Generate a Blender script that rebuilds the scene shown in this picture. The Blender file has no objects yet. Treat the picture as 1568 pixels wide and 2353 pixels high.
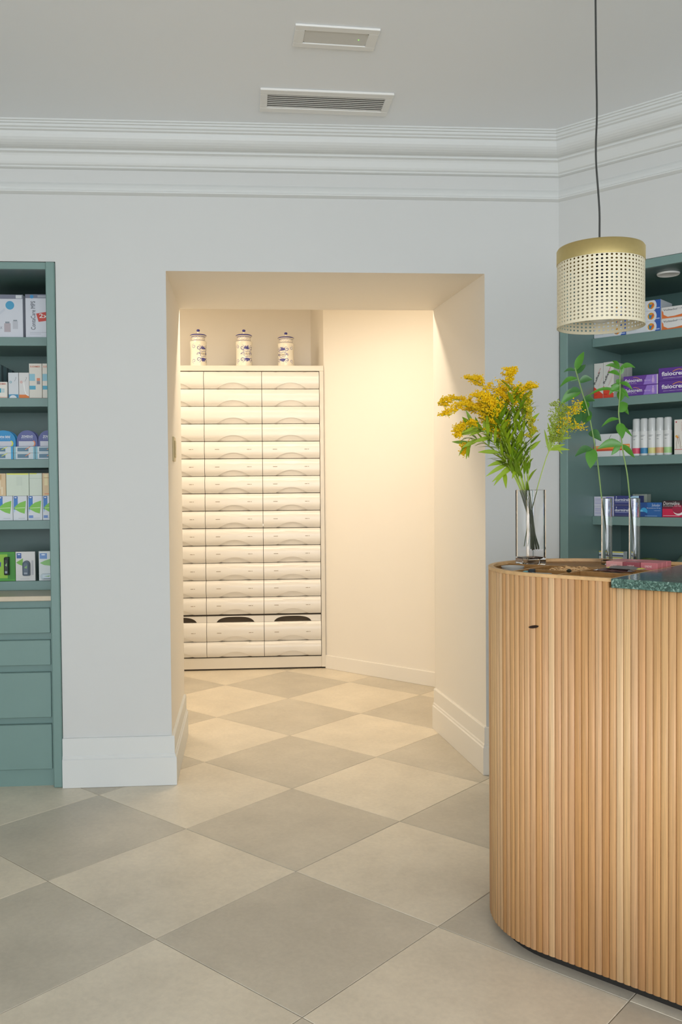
import bpy, bmesh, math, random
from mathutils import Vector, Matrix

S = bpy.context.scene
COL = S.collection
PI = math.pi
R2 = math.sqrt(0.5)


def lin(h):
    h = h.lstrip('#')
    v = [int(h[i:i + 2], 16) / 255 for i in (0, 2, 4)]
    return tuple(c / 12.92 if c <= .04045 else ((c + .055) / 1.055) ** 2.4 for c in v)


# ------------------------------------------------------------------ camera
cd = bpy.data.cameras.new('camera')
cam = bpy.data.objects.new('camera', cd)
COL.objects.link(cam)
cd.sensor_fit = 'HORIZONTAL'
cd.sensor_width = 36.0
cd.lens = 2015.2 / 1568 * 36.0
cd.clip_start = 0.05


def camera_matrix(yaw, pitch, roll, pos):
    cy, sy, cp, sp, cr, sr = (math.cos(yaw), math.sin(yaw), math.cos(pitch), math.sin(pitch), math.cos(roll), math.sin(roll))
    f = Vector((-sy * cp, cy * cp, sp))
    r = Vector((cy, sy, 0))
    u = r.cross(f)
    r2, u2 = cr * r + sr * u, -sr * r + cr * u
    m = Matrix((r2, u2, -f)).transposed().to_4x4()
    m.translation = pos
    return m


cam.matrix_world = camera_matrix(math.radians(-4.015), math.radians(-1.513), math.radians(-0.464), Vector((0, 0, 1.334)))
S.camera = cam

# ------------------------------------------------------------------ world, exposure, large lights
S.view_settings.view_transform = 'Standard'
S.view_settings.look = 'None'
S.view_settings.gamma = 1
S.view_settings.use_curve_mapping = False
S.view_settings.exposure = 0.07
S.cycles.caustics_reflective = False
S.cycles.caustics_refractive = False
S.cycles.max_bounces = 14
S.cycles.diffuse_bounces = 6
S.cycles.transmission_bounces = 12
S.cycles.transparent_max_bounces = 12
W = bpy.data.worlds.new('daylight')
S.world = W
W.use_nodes = True
W.node_tree.nodes['Background'].inputs[0].default_value = (.80, .90, 1.0, 1)
W.node_tree.nodes['Background'].inputs[1].default_value = 1.6


def area_light(name, loc, aim, sx, sy, power, color):
    ld = bpy.data.lights.new(name, 'AREA')
    ld.shape = 'RECTANGLE'
    ld.size, ld.size_y = sx, sy
    ld.energy = power
    ld.color = color
    o = bpy.data.objects.new(name, ld)
    COL.objects.link(o)
    o.location = loc
    o.rotation_euler = (Vector(aim) - Vector(loc)).to_track_quat('-Z', 'Y').to_euler()
    return o


# daylight through the shop window behind the camera
area_light('shop_window_daylight', (-0.2, -4.02, 1.55), (0.0, 4, 4.3), 5.4, 2.4, 222, (.915, .955, 1.0))

# ------------------------------------------------------------------ materials
MATS = {}


def mat(name, color, rough=.5, metal=0.0, noise=0.0, nscale=20, bump=0.0, bscale=200, spec=None, trans=0, ior=1.45, alpha=None, coat=0):
    if name in MATS:
        return MATS[name]
    m = bpy.data.materials.new(name)
    m.use_nodes = True
    nt = m.node_tree
    b = nt.nodes['Principled BSDF']
    c = lin(color) if isinstance(color, str) else color
    b.inputs['Base Color'].default_value = (*c, 1)
    b.inputs['Roughness'].default_value = rough
    b.inputs['Metallic'].default_value = metal
    b.inputs['IOR'].default_value = ior
    b.inputs['Transmission Weight'].default_value = trans
    b.inputs['Coat Weight'].default_value = coat
    if spec is not None:
        b.inputs['Specular IOR Level'].default_value = spec
    if noise or bump:
        tc = nt.nodes.new('ShaderNodeTexCoord')
    if noise:
        n = nt.nodes.new('ShaderNodeTexNoise')
        n.inputs['Scale'].default_value = nscale
        n.inputs['Detail'].default_value = 5
        nt.links.new(tc.outputs['Object'], n.inputs['Vector'])
        r = nt.nodes.new('ShaderNodeMapRange')
        r.inputs['To Min'].default_value = 1 - noise
        r.inputs['To Max'].default_value = 1 + noise
        nt.links.new(n.outputs['Fac'], r.inputs['Value'])
        v = nt.nodes.new('ShaderNodeVectorMath')
        v.operation = 'SCALE'
        v.inputs[0].default_value = c
        nt.links.new(r.outputs['Result'], v.inputs['Scale'])
        nt.links.new(v.outputs['Vector'], b.inputs['Base Color'])
    if bump:
        n2 = nt.nodes.new('ShaderNodeTexNoise')
        n2.inputs['Scale'].default_value = bscale
        nt.links.new(tc.outputs['Object'], n2.inputs['Vector'])
        bp = nt.nodes.new('ShaderNodeBump')
        bp.inputs['Strength'].default_value = bump
        bp.inputs['Distance'].default_value = .002
        nt.links.new(n2.outputs['Fac'], bp.inputs['Height'])
        nt.links.new(bp.outputs['Normal'], b.inputs['Normal'])
    MATS[name] = m
    return m


def wood_material(name, tones, stretch=(160, 160, 5), rough=.5, dark=.72):
    m = bpy.data.materials.new(name)
    m.use_nodes = True
    nt = m.node_tree
    N, L = nt.nodes, nt.links
    b = N['Principled BSDF']
    tc = N.new('ShaderNodeTexCoord')
    oi = N.new('ShaderNodeObjectInfo')
    ramp = N.new('ShaderNodeValToRGB')
    ramp.color_ramp.interpolation = 'LINEAR'
    while len(ramp.color_ramp.elements) < len(tones):
        ramp.color_ramp.elements.new(.5)
    for i, t in enumerate(tones):
        ramp.color_ramp.elements[i].position = i / (len(tones) - 1)
        ramp.color_ramp.elements[i].color = (*lin(t), 1)
    L.new(oi.outputs['Random'], ramp.inputs['Fac'])
    off = N.new('ShaderNodeVectorMath')
    off.operation = 'SCALE'
    off.inputs[0].default_value = (37, 53, 29)
    L.new(oi.outputs['Random'], off.inputs['Scale'])
    add = N.new('ShaderNodeVectorMath')
    add.operation = 'ADD'
    L.new(tc.outputs['Object'], add.inputs[0])
    L.new(off.outputs['Vector'], add.inputs[1])
    mul = N.new('ShaderNodeVectorMath')
    mul.operation = 'MULTIPLY'
    mul.inputs[1].default_value = stretch
    L.new(add.outputs['Vector'], mul.inputs[0])
    n = N.new('ShaderNodeTexNoise')
    n.inputs['Scale'].default_value = 1.0
    n.inputs['Detail'].default_value = 6
    n.inputs['Distortion'].default_value = .4
    L.new(mul.outputs['Vector'], n.inputs['Vector'])
    r = N.new('ShaderNodeMapRange')
    r.inputs['From Min'].default_value = .30
    r.inputs['From Max'].default_value = .62
    r.inputs['To Min'].default_value = dark
    r.inputs['To Max'].default_value = 1.06
    L.new(n.outputs['Fac'], r.inputs['Value'])
    sc = N.new('ShaderNodeVectorMath')
    sc.operation = 'SCALE'
    L.new(ramp.outputs['Color'], sc.inputs[0])
    L.new(r.outputs['Result'], sc.inputs['Scale'])
    L.new(sc.outputs['Vector'], b.inputs['Base Color'])
    b.inputs['Roughness'].default_value = rough
    return m


def tile_material(name, tone):
    m = bpy.data.materials.new(name)
    m.use_nodes = True
    nt = m.node_tree
    N, L = nt.nodes, nt.links
    b = N['Principled BSDF']
    tc = N.new('ShaderNodeTexCoord')
    oi = N.new('ShaderNodeObjectInfo')
    off = N.new('ShaderNodeVectorMath')
    off.operation = 'SCALE'
    off.inputs[0].default_value = (17, 23, 9)
    L.new(oi.outputs['Random'], off.inputs['Scale'])
    add = N.new('ShaderNodeVectorMath')
    add.operation = 'ADD'
    L.new(tc.outputs['Object'], add.inputs[0])
    L.new(off.outputs['Vector'], add.inputs[1])
    fac = None
    for scale, lo, hi in ((3.5, .90, 1.10), (60, .95, 1.05)):
        n = N.new('ShaderNodeTexNoise')
        n.inputs['Scale'].default_value = scale
        n.inputs['Detail'].default_value = 6
        n.inputs['Roughness'].default_value = .6
        L.new(add.outputs['Vector'], n.inputs['Vector'])
        r = N.new('ShaderNodeMapRange')
        r.inputs['From Min'].default_value = .3
        r.inputs['From Max'].default_value = .7
        r.inputs['To Min'].default_value = lo
        r.inputs['To Max'].default_value = hi
        L.new(n.outputs['Fac'], r.inputs['Value'])
        if fac is None:
            fac = r.outputs['Result']
        else:
            mm = N.new('ShaderNodeMath')
            mm.operation = 'MULTIPLY'
            L.new(fac, mm.inputs[0])
            L.new(r.outputs['Result'], mm.inputs[1])
            fac = mm.outputs[0]
    sc = N.new('ShaderNodeVectorMath')
    sc.operation = 'SCALE'
    sc.inputs[0].default_value = lin(tone)
    L.new(fac, sc.inputs['Scale'])
    L.new(sc.outputs['Vector'], b.inputs['Base Color'])
    b.inputs['Roughness'].default_value = .38
    b.inputs['Specular IOR Level'].default_value = .42
    return m


def granite_material():
    m = bpy.data.materials.new('green_granite')
    m.use_nodes = True
    nt = m.node_tree
    N, L = nt.nodes, nt.links
    b = N['Principled BSDF']
    tc = N.new('ShaderNodeTexCoord')
    n = N.new('ShaderNodeTexNoise')
    n.inputs['Scale'].default_value = 130
    n.inputs['Detail'].default_value = 8
    n.inputs['Distortion'].default_value = 1.2
    L.new(tc.outputs['Object'], n.inputs['Vector'])
    ramp = N.new('ShaderNodeValToRGB')
    e = ramp.color_ramp.elements
    e[0].position, e[0].color = .34, (*lin('#2f473e'), 1)
    e[1].position, e[1].color = .70, (*lin('#a3b8ad'), 1)
    k = e.new(.5)
    k.color = (*lin('#48655b'), 1)
    k = e.new(.58)
    k.color = (*lin('#5f7f73'), 1)
    L.new(n.outputs['Fac'], ramp.inputs['Fac'])
    L.new(ramp.outputs['Color'], b.inputs['Base Color'])
    b.inputs['Roughness'].default_value = .13
    return m


WALL = mat('wall_paint', '#cfd0ce', .6, noise=.015, nscale=3)
CEIL = mat('ceiling_paint', '#eef1f4', .7, noise=.01, nscale=2)
TRIM = mat('white_trim_paint', '#d6d8d6', .42)
TRIM2 = mat('cream_trim', '#e8e3d9', .45)  # lighter and warmer than the trim colour of the left baseboard
WARMW = mat('cream_wall', '#e9e3d8', .6, noise=.01, nscale=3)
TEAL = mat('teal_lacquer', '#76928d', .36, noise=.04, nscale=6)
TEAL_SHADE = mat('teal_lacquer_shaded', '#4f6a65', .33, noise=.04, nscale=6)  # darker teal copy: the shade inside the cabinets is put into the colour
DRAW = mat('cream_drawer_plastic', '#e2ded6', .28)
CREAM = mat('cream_cabinet_lacquer', '#ddd6c8', .35)
GAP = mat('dark_gap', '#4a4034', .8)
DARK = mat('dark_recess', '#2a2723', .8)
STONE = mat('taupe_worktop_stone', '#c9bda6', .35, noise=.08, nscale=40)
TILE_L = tile_material('pale_stone_tile', '#dbd0bc')
TILE_D = tile_material('grey_stone_tile', '#c5bcab')
GROUT = mat('grout', '#8d8472', .8)
SLAT = wood_material('oak_slat', ['#cf9a63', '#d9a972', '#e2b985', '#d29d69', '#e6c193', '#d6a475'], (260, 260, 4), dark=.80)
OAK = wood_material('oak_rim', ['#d2a672', '#dab07c'], (40, 40, 40), dark=.82)
OAK_SHADE = wood_material('oak_shaded', ['#9a6f3c', '#a37845'], (60, 60, 60), dark=.8)  # darker oak copy: the tray's inner shading is put into the colour
GRANITE = granite_material()
GLASS = mat('clear_glass', (1, 1, 1), 0.0, trans=1, ior=1.47)
WATER = mat('water', (.97, 1, .98), 0.0, trans=1, ior=1.33)
BRASS = mat('brushed_brass', '#d0bb80', .40, metal=1, noise=.05, nscale=90)
BRASS.node_tree.nodes['Principled BSDF'].inputs['Anisotropic'].default_value = .75
_tg = BRASS.node_tree.nodes.new('ShaderNodeTangent')
_tg.direction_type = 'RADIAL'
_tg.axis = 'Z'
BRASS.node_tree.links.new(_tg.outputs['Tangent'], BRASS.node_tree.nodes['Principled BSDF'].inputs['Tangent'])
CANE = mat('woven_cane', '#e6dcc0', .55, noise=.08, nscale=120)
CORD = mat('dark_grey_cord', '#3c3d3b', .7)
WHITE = mat('white_plastic', '#e9e8e4', .4)
GREYW = mat('grey_white_diffuser', '#d2d0ca', .5)
SLOT = mat('vent_dark', '#6a6862', .8)
PORC = mat('glazed_porcelain', '#f1ead9', .18)
BLUE = mat('cobalt_glaze', '#3b3b8f', .25)
BLUEL = mat('pale_cobalt_glaze', '#7c7aa6', .3)
BEIGE = mat('beige_switch_plastic', '#c9b98e', .4)


def C(hexv, rough=.42):
    return mat('print_' + hexv.strip('#') + ('' if rough == .42 else '_%d' % int(rough * 100)), hexv, rough)


# ------------------------------------------------------------------ helpers
class MB:
    def __init__(self):
        self.v, self.f, self.mi, self.sm = [], [], [], []

    def add(self, vs, fs, mi=0, smooth=False):
        o = len(self.v)
        self.v += [tuple(p) for p in vs]
        self.f += [tuple(i + o for i in q) for q in fs]
        self.mi += [mi] * len(fs)
        self.sm += [smooth] * len(fs)
        return self

    def box(self, x0, x1, y0, y1, z0, z1, mi=0):
        x0, x1 = sorted((x0, x1))
        y0, y1 = sorted((y0, y1))
        z0, z1 = sorted((z0, z1))
        vs = [(x, y, z) for z in (z0, z1) for y in (y0, y1) for x in (x0, x1)]
        return self.add(vs, [(0, 2, 3, 1), (4, 5, 7, 6), (0, 1, 5, 4), (2, 6, 7, 3), (0, 4, 6, 2), (1, 3, 7, 5)], mi)

    def prism(self, poly, z0, z1, mi=0):
        a = sum(poly[i][0] * poly[(i + 1) % len(poly)][1] - poly[(i + 1) % len(poly)][0] * poly[i][1] for i in range(len(poly)))
        if a < 0:
            poly = poly[::-1]
        n = len(poly)
        vs = [(x, y, z0) for x, y in poly] + [(x, y, z1) for x, y in poly]
        fs = [tuple(range(n))[::-1], tuple(range(n, 2 * n))] + [(i, (i + 1) % n, n + (i + 1) % n, n + i) for i in range(n)]
        return self.add(vs, fs, mi)

    def lathe(self, prof, seg=32, mi=0, smooth=True, cx=0, cy=0, caps=True):
        n = len(prof)
        vs = [(cx + r * math.cos(2 * PI * k / seg), cy + r * math.sin(2 * PI * k / seg), z) for k in range(seg) for r, z in prof]
        fs = []
        for k in range(seg):
            k2 = (k + 1) % seg
            for i in range(n - 1):
                fs.append((k * n + i, k2 * n + i, k2 * n + i + 1, k * n + i + 1))
        self.add(vs, fs, mi, smooth)
        if caps:
            o = len(self.v) - len(vs)
            for i, rev in ((0, True), (n - 1, False)):
                if prof[i][0] > 1e-5:
                    q = [o + k * n + i for k in range(seg)]
                    self.f.append(tuple(q[::-1] if rev else q))
                    self.mi.append(mi)
                    self.sm.append(False)
        return self

    def tube(self, pts, rad, seg=6, mi=0):
        pts = [Vector(p) for p in pts]
        n = len(pts)
        rads = rad if isinstance(rad, (list, tuple)) else [rad] * n
        up = Vector((0, 0, 1))
        vs = []
        for i, p in enumerate(pts):
            d = (pts[min(i + 1, n - 1)] - pts[max(i - 1, 0)]).normalized()
            a = d.cross(Vector((1, 0, 0)) if abs(d.x) < .9 else up).normalized()
            b = d.cross(a)
            for k in range(seg):
                t = 2 * PI * k / seg
                vs.append(p + rads[i] * (math.cos(t) * a + math.sin(t) * b))
        fs = [(i * seg + k, i * seg + (k + 1) % seg, (i + 1) * seg + (k + 1) % seg, (i + 1) * seg + k) for i in range(n - 1) for k in range(seg)]
        fs.append(tuple(range(seg))[::-1])
        fs.append(tuple((n - 1) * seg + k for k in range(seg)))
        return self.add(vs, fs, mi, True)

    def build(self, name, mats, parent=None, loc=None, rotz=None, bevel=0, seg=1):
        me = bpy.data.meshes.new(name)
        me.from_pydata(self.v, [], self.f)
        for m in (mats if isinstance(mats, (list, tuple)) else [mats]):
            me.materials.append(m)
        me.polygons.foreach_set('material_index', self.mi)
        me.polygons.foreach_set('use_smooth', self.sm)
        if bevel:
            bm = bmesh.new()
            bm.from_mesh(me)
            bmesh.ops.bevel(bm, geom=bm.edges[:], offset=bevel, segments=seg, profile=.5, affect='EDGES', clamp_overlap=True)
            bm.to_mesh(me)
            bm.free()
        me.update()
        if any(self.sm):
            me.set_sharp_from_angle(angle=math.radians(12 if GLASS in me.materials[:] else 38))
        return link(name, me, parent, loc, rotz)


def link(name, me, parent=None, loc=None, rotz=None):
    o = bpy.data.objects.new(name, me)
    COL.objects.link(o)
    if parent is not None:
        o.parent = parent
    if loc is not None:
        o.location = loc
    if rotz is not None:
        o.rotation_euler = (0, 0, rotz)
    return o


def tag(o, label=None, cat=None, group=None, kind=None):
    if label:
        o['label'] = label
    if cat:
        o['category'] = cat
    if group:
        o['group'] = group
    if kind:
        o['kind'] = kind
    return o


def thing(name, label, cat, loc=(0, 0, 0), rotz=0, group=None):
    return tag(link(name, None, None, loc, rotz), label, cat, group)


def structure(o, label=None):
    o['kind'] = 'structure'
    if label:
        o['label'] = label
    return o


def dup_tree(root, loc=None, rotz=None, label=None, group=None, parent=None):
    r = root.copy()
    COL.objects.link(r)
    if parent is not None:
        r.parent = parent
    if loc is not None:
        r.location = loc
    if rotz is not None:
        r.rotation_euler = (0, 0, rotz)
    if label:
        r['label'] = label
    if group:
        r['group'] = group
    for ch in list(root.children):
        dup_tree(ch, parent=r)
    return r


def sweep(path, prof, mb=None, closed_ends=True):
    """profile points (d, z) swept along a 2D path; d is measured to the right-hand side of the path"""
    mb = mb or MB()
    n = len(path)
    P = [Vector(p) for p in path]
    offs = []
    for i in range(n):
        ds = []
        if i > 0:
            ds.append((P[i] - P[i - 1]).normalized())
        if i < n - 1:
            ds.append((P[i + 1] - P[i]).normalized())
        ns = [Vector((d.y, -d.x)) for d in ds]
        m = sum(ns, Vector((0, 0))).normalized()
        offs.append(m / max(.2, m.dot(ns[0])))
    k = len(prof)
    vs = [(P[i].x + offs[i].x * d, P[i].y + offs[i].y * d, z) for i in range(n) for d, z in prof]
    fs = [(i * k + j, (i + 1) * k + j, (i + 1) * k + j + 1, i * k + j + 1) for i in range(n - 1) for j in range(k - 1)]
    fs += [((i + 1) * k, i * k, i * k + k - 1, (i + 1) * k + k - 1) for i in range(n - 1)]
    fs.append(tuple(range(k)))
    fs.append(tuple((n - 1) * k + j for j in range(k))[::-1])
    return mb.add(vs, fs)


TEXT_CACHE = {}


def text_object(name, s, parent, width, material, loc, rot=0.0, height=None, bold=0.0, slant=0.0):
    """flat lettering facing local -Y; loc is the lower left corner on the face"""
    cu = bpy.data.curves.new('lettering', 'FONT')
    cu.body = s
    cu.size = 1
    cu.offset = bold
    cu.shear = slant
    cu.resolution_u = 2
    to = bpy.data.objects.new('lettering', cu)
    COL.objects.link(to)
    dg = bpy.context.evaluated_depsgraph_get()
    me = bpy.data.meshes.new_from_object(to.evaluated_get(dg))
    bpy.data.objects.remove(to)
    bpy.data.curves.remove(cu)
    xs = [v.co.x for v in me.vertices]
    ys = [v.co.y for v in me.vertices]
    x0, y0 = min(xs), min(ys)
    sx = width / max(1e-6, max(xs) - x0)
    sy = sx if height is None else height / max(1e-6, max(ys) - y0)
    c, sn = math.cos(rot), math.sin(rot)
    for v in me.vertices:
        a, b = (v.co.x - x0) * sx, (v.co.y - y0) * sy
        v.co = (a * c - b * sn, 0, a * sn + b * c)
    me.name = name
    me.materials.clear()
    me.materials.append(material)
    return link(name, me, parent, loc)


# ------------------------------------------------------------------ room shell
CZ = 2.92          # ceiling of the shop
JL0, JL1 = (-.498, 4.0), (-.530, 4.8)
JR0, JR1 = (.951, 4.0), (.859, 4.8)
DOOR_Z = 2.316
CX = (1.30, 4.0)   # corner between back wall and slanted right wall
LW = 3.3

# floor: slab + laid tiles
fl = MB()
fl.box(-3.6, 3.6, -4.4, 7.4, -.06, -.004)
floor = structure(fl.build('floor', GROUT), 'floor of large pale and grey stone tiles laid as a diagonal checkerboard')
T, G = 0.6, .0012


def tile_mesh(name, m):
    h = T / 2 - G
    c = .0012
    mb = MB()
    vs = [(-h, -h, -.004), (h, -h, -.004), (h, h, -.004), (-h, h, -.004), (-h, -h, -c), (h, -h, -c), (h, h, -c), (-h, h, -c),
          (-h + c, -h + c, 0), (h - c, -h + c, 0), (h - c, h - c, 0), (-h + c, h - c, 0)]
    fs = [(0, 1, 5, 4), (1, 2, 6, 5), (2, 3, 7, 6), (3, 0, 4, 7), (4, 5, 9, 8), (5, 6, 10, 9), (6, 7, 11, 10), (7, 4, 8, 11), (8, 9, 10, 11)]
    mb.add(vs, fs)
    me = bpy.data.meshes.new(name)
    me.from_pydata(mb.v, [], mb.f)
    me.materials.append(m)
    return me


tm = (tile_mesh('pale_tile', TILE_L), tile_mesh('grey_tile', TILE_D))
for i in range(-14, 14):
    for j in range(-14, 14):
        a, b = i + .5, j + .5
        x = (a - b) * R2 * T + .0442
        y = -(a + b) * R2 * T + 3.0325
        shop = (-3.3 < x < 3.2 and -1.0 < y <= 4.25 and x + y < 5.6)
        back = (-1.5 < x < 1.75 and 3.8 < y < 6.9 and x + y < 7.2)
        if shop or back:
            o = link('tile', tm[1 if (i + j) % 2 == 0 else 0], floor, (x, y, 0), -PI / 4)

# back wall with the doorway; the recess of the teal cabinet stays open on the left
w = MB()
w.prism([(-.983, 4.0), JL0, JL1, (-.983, 4.8)], 0, DOOR_Z)
w.prism([JR0, CX, (1.741, 4.441), (1.741, 4.8), JR1], 0, DOOR_Z)
w.prism([(-3.3, 4.0), CX, (1.741, 4.441), (1.741, 4.8), (-3.3, 4.8)], 2.352, CZ + .08)
w.prism([(-.983, 4.0), CX, (1.741, 4.441), (1.741, 4.8), (-.983, 4.8)], DOOR_Z, 2.352)
w.prism([(-3.3, 4.62), (-.983, 4.62), (-.983, 4.8), (-3.3, 4.8)], 0, 2.352)
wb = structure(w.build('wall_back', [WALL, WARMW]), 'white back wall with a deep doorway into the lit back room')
for pg in wb.data.polygons:      # the faces of the doorway reveal take the lighter cream colour
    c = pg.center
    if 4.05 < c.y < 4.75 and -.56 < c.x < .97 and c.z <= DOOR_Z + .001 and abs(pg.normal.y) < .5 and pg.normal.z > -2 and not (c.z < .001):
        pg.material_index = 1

# slanted right wall above the right-hand cabinet, then the far right wall
w = MB()
w.prism([(1.3002, 3.9998), (3.3, 2.0), (3.75, 2.45), (1.742, 4.438)], 2.3145, CZ + .08)
w.prism([(2.62, 2.68), (3.3, 2.0), (3.75, 2.45), (3.07, 3.13)], 0, 2.3145)
structure(w.build('wall_right', WALL), 'white slanted wall above the teal cabinet on the right')
w = MB()
w.box(3.3, 3.5, -4.2, 2.0, 0, CZ + .08)
structure(w.build('wall_right', WALL))
w = MB()
w.box(-3.5, -3.3, -4.2, 4.8, 0, CZ + .08)
structure(w.build('wall_left', WALL))
w = MB()
w.box(-3.5, -2.95, -4.2, -4.05, 0, CZ + .08)
w.box(2.55, 3.5, -4.2, -4.05, 0, CZ + .08)
w.box(-2.95, 2.55, -4.2, -4.05, 0, .32)
w.box(-2.95, 2.55, -4.2, -4.05, 2.78, CZ + .08)
structure(w.build('wall_front', WALL))
w = MB()
w.box(-3.5, 3.8, -4.2, 4.0, CZ, CZ + .08)
w.prism([(1.2, 4.0), (1.3, 4.0), (3.6, 1.7), (3.6, 4.0)], CZ, CZ + .08)
structure(w.build('ceiling', CEIL), 'plain pale grey ceiling')

# cornice and picture moulding
cove = [(.118 - .060 * math.sin(t * PI / 2 / 6), 2.892 - .062 * (1 - math.cos(t * PI / 2 / 6))) for t in range(7)]
prof = [(0, 2.921), (.150, 2.921), (.150, 2.914), (.143, 2.912), (.143, 2.905), (.136, 2.903), (.136, 2.893), (.128, 2.889), (.128, 2.883), (.118, 2.879)]
cove = [(.118 - .058 * (1 - math.cos(PI / 2 * t / 7)), 2.879 - .052 * math.sin(PI / 2 * t / 7)) for t in range(1, 8)]
prof += cove + [(.056, 2.825), (.056, 2.817), (.048, 2.814)]
prof += [(.048 - .026 * (t / 6), 2.814 - .044 * (.5 - .5 * math.cos(PI * t / 6))) for t in range(1, 7)]
prof += [(.018, 2.768), (.018, 2.762), (.010, 2.759), (0, 2.758)]
mb = sweep([(-3.3, 4.0), CX, (3.3, 2.0), (3.3, -4.05)], prof)
structure(mb.build('trim_1', TRIM), 'stepped white plaster cornice along the ceiling')
prof = [(0, 2.700), (.004, 2.698), (.010, 2.688), (.014, 2.676), (.015, 2.664), (.019, 2.661), (.019, 2.655), (.008, 2.650), (0, 2.647)]
mb = sweep([(-3.3, 4.0), CX, (3.3, 2.0)], prof)
structure(mb.build('trim_2', TRIM), 'thin white picture moulding below the cornice')

# baseboards
bp = [(0, .222), (.010, .222), (.013, .218), (.013, .145), (.017, .139), (.017, .131), (.022, .126), (.022, .001), (0, .001)]
mb = sweep([(-.983, 4.0), JL0, JL1], bp)
structure(mb.build('baseboard_left', TRIM), 'tall stepped white baseboard left of the doorway')
mb = sweep([JR1, JR0, CX], bp)
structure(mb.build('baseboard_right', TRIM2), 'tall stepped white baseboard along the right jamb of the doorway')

# back room
BZ = 2.88
w = MB()
w.prism([(-1.75, 7.0), (.262, 7.0), (.262, 7.12), (-1.75, 7.12)], 0, BZ)
structure(w.build('wall_far', WARMW), 'cream wall behind the drawer cabinet in the back room')
w = MB()
w.prism([(.262, 7.0), (.335, 6.496), (.50, 6.60), (.45, 7.12), (.262, 7.12)], 0, BZ)
structure(w.build('wall_far_side', WARMW))
w = MB()
w.prism([(.335, 6.496), (2.03, 4.80), (2.12, 4.89), (.50, 6.60)], 0, BZ)
structure(w.build('wall_far_right', WARMW), 'slanted cream wall right of the drawer cabinet')
w = MB()
w.box(-1.75, -1.62, 4.8, 7.12, 0, BZ)
structure(w.build('wall_far_left', WARMW))
w = MB()
w.prism([(-1.62, 4.802), (-.53, 4.802), (-.53, 4.83), (-1.62, 4.83)], 0, BZ)
w.prism([(.859, 4.802), (2.03, 4.802), (2.0, 4.83), (.859, 4.83)], 0, BZ)
w.prism([(-.53, 4.802), (.859, 4.802), (.859, 4.83), (-.53, 4.83)], DOOR_Z, BZ)
structure(w.build('wall_far_front', WARMW))
w = MB()
w.box(-1.75, 2.15, 4.8, 7.12, BZ, BZ + .08)
structure(w.build('ceiling', WARMW))
mb = sweep([(.339, 6.492), (2.02, 4.81)], [(0, .100), (.008, .100), (.011, .096), (.011, .001), (0, .001)])
structure(mb.build('baseboard_far', TRIM2), 'low white baseboard on the slanted wall of the back room')


def back_room_lamp(x, y, length, power, label):
    t = thing('linear_lamp', label, 'lamp', (x, y, 2.68))
    h = length / 2
    for sx in (-.4, .4):
        MB().tube([(sx * length, 0, -.0004), (sx * length, 0, BZ - 2.6805)], .0015, 6).build('suspension_wire', WHITE, t)
    m = MB()
    m.box(-h - .012, h + .012, -.062, -.0505, -.018, -.0005)
    m.box(-h - .012, h + .012, .0505, .062, -.018, -.0005)
    m.box(-h - .012, -h - .0005, -.050, .050, -.018, -.0005)
    m.box(h + .0005, h + .012, -.050, .050, -.018, -.0005)
    m.build('frame', WHITE, t)
    e = mat('lamp_diffuser', '#fff0d8', .5)
    b = e.node_tree.nodes['Principled BSDF']
    b.inputs['Emission Color'].default_value = (1, .85, .65, 1)
    b.inputs['Emission Strength'].default_value = 4
    MB().box(-h, h, -.050, .050, -.012, -.0008).build('diffuser', e, t)
    ld = bpy.data.lights.new('lamp_light', 'AREA')
    ld.shape = 'RECTANGLE'
    ld.size, ld.size_y = length - .02, .10
    ld.energy = power
    ld.color = (1.0, .85, .65)
    link('lamp_light', ld, t, (0, 0, -.016))
    return t


back_room_lamp(.0, 5.10, 1.00, 21, 'suspended linear lamp in the back room, hidden behind the doorway lintel')
t = thing('fill_lamp', 'unseen round fill lamp added in the left corner of the back room', 'lamp', (-1.22, 5.85, BZ))  # added out of view to fill the back room with light
MB().lathe([(.135, -.0005), (.150, -.004), (.150, -.030), (.137, -.034)], 32, caps=False).build('rim', WHITE, t)
MB().lathe([(0, -.040), (.08, -.038), (.136, -.030), (.136, -.001)], 32, caps=False).build('diffuser', MATS['lamp_diffuser'], t)
ld = bpy.data.lights.new('lamp_light', 'AREA')
ld.shape = 'DISK'
ld.size = .26
ld.energy = 12
ld.color = (1.0, .87, .70)
link('lamp_light', ld, t, (0, 0, -.046))


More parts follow.
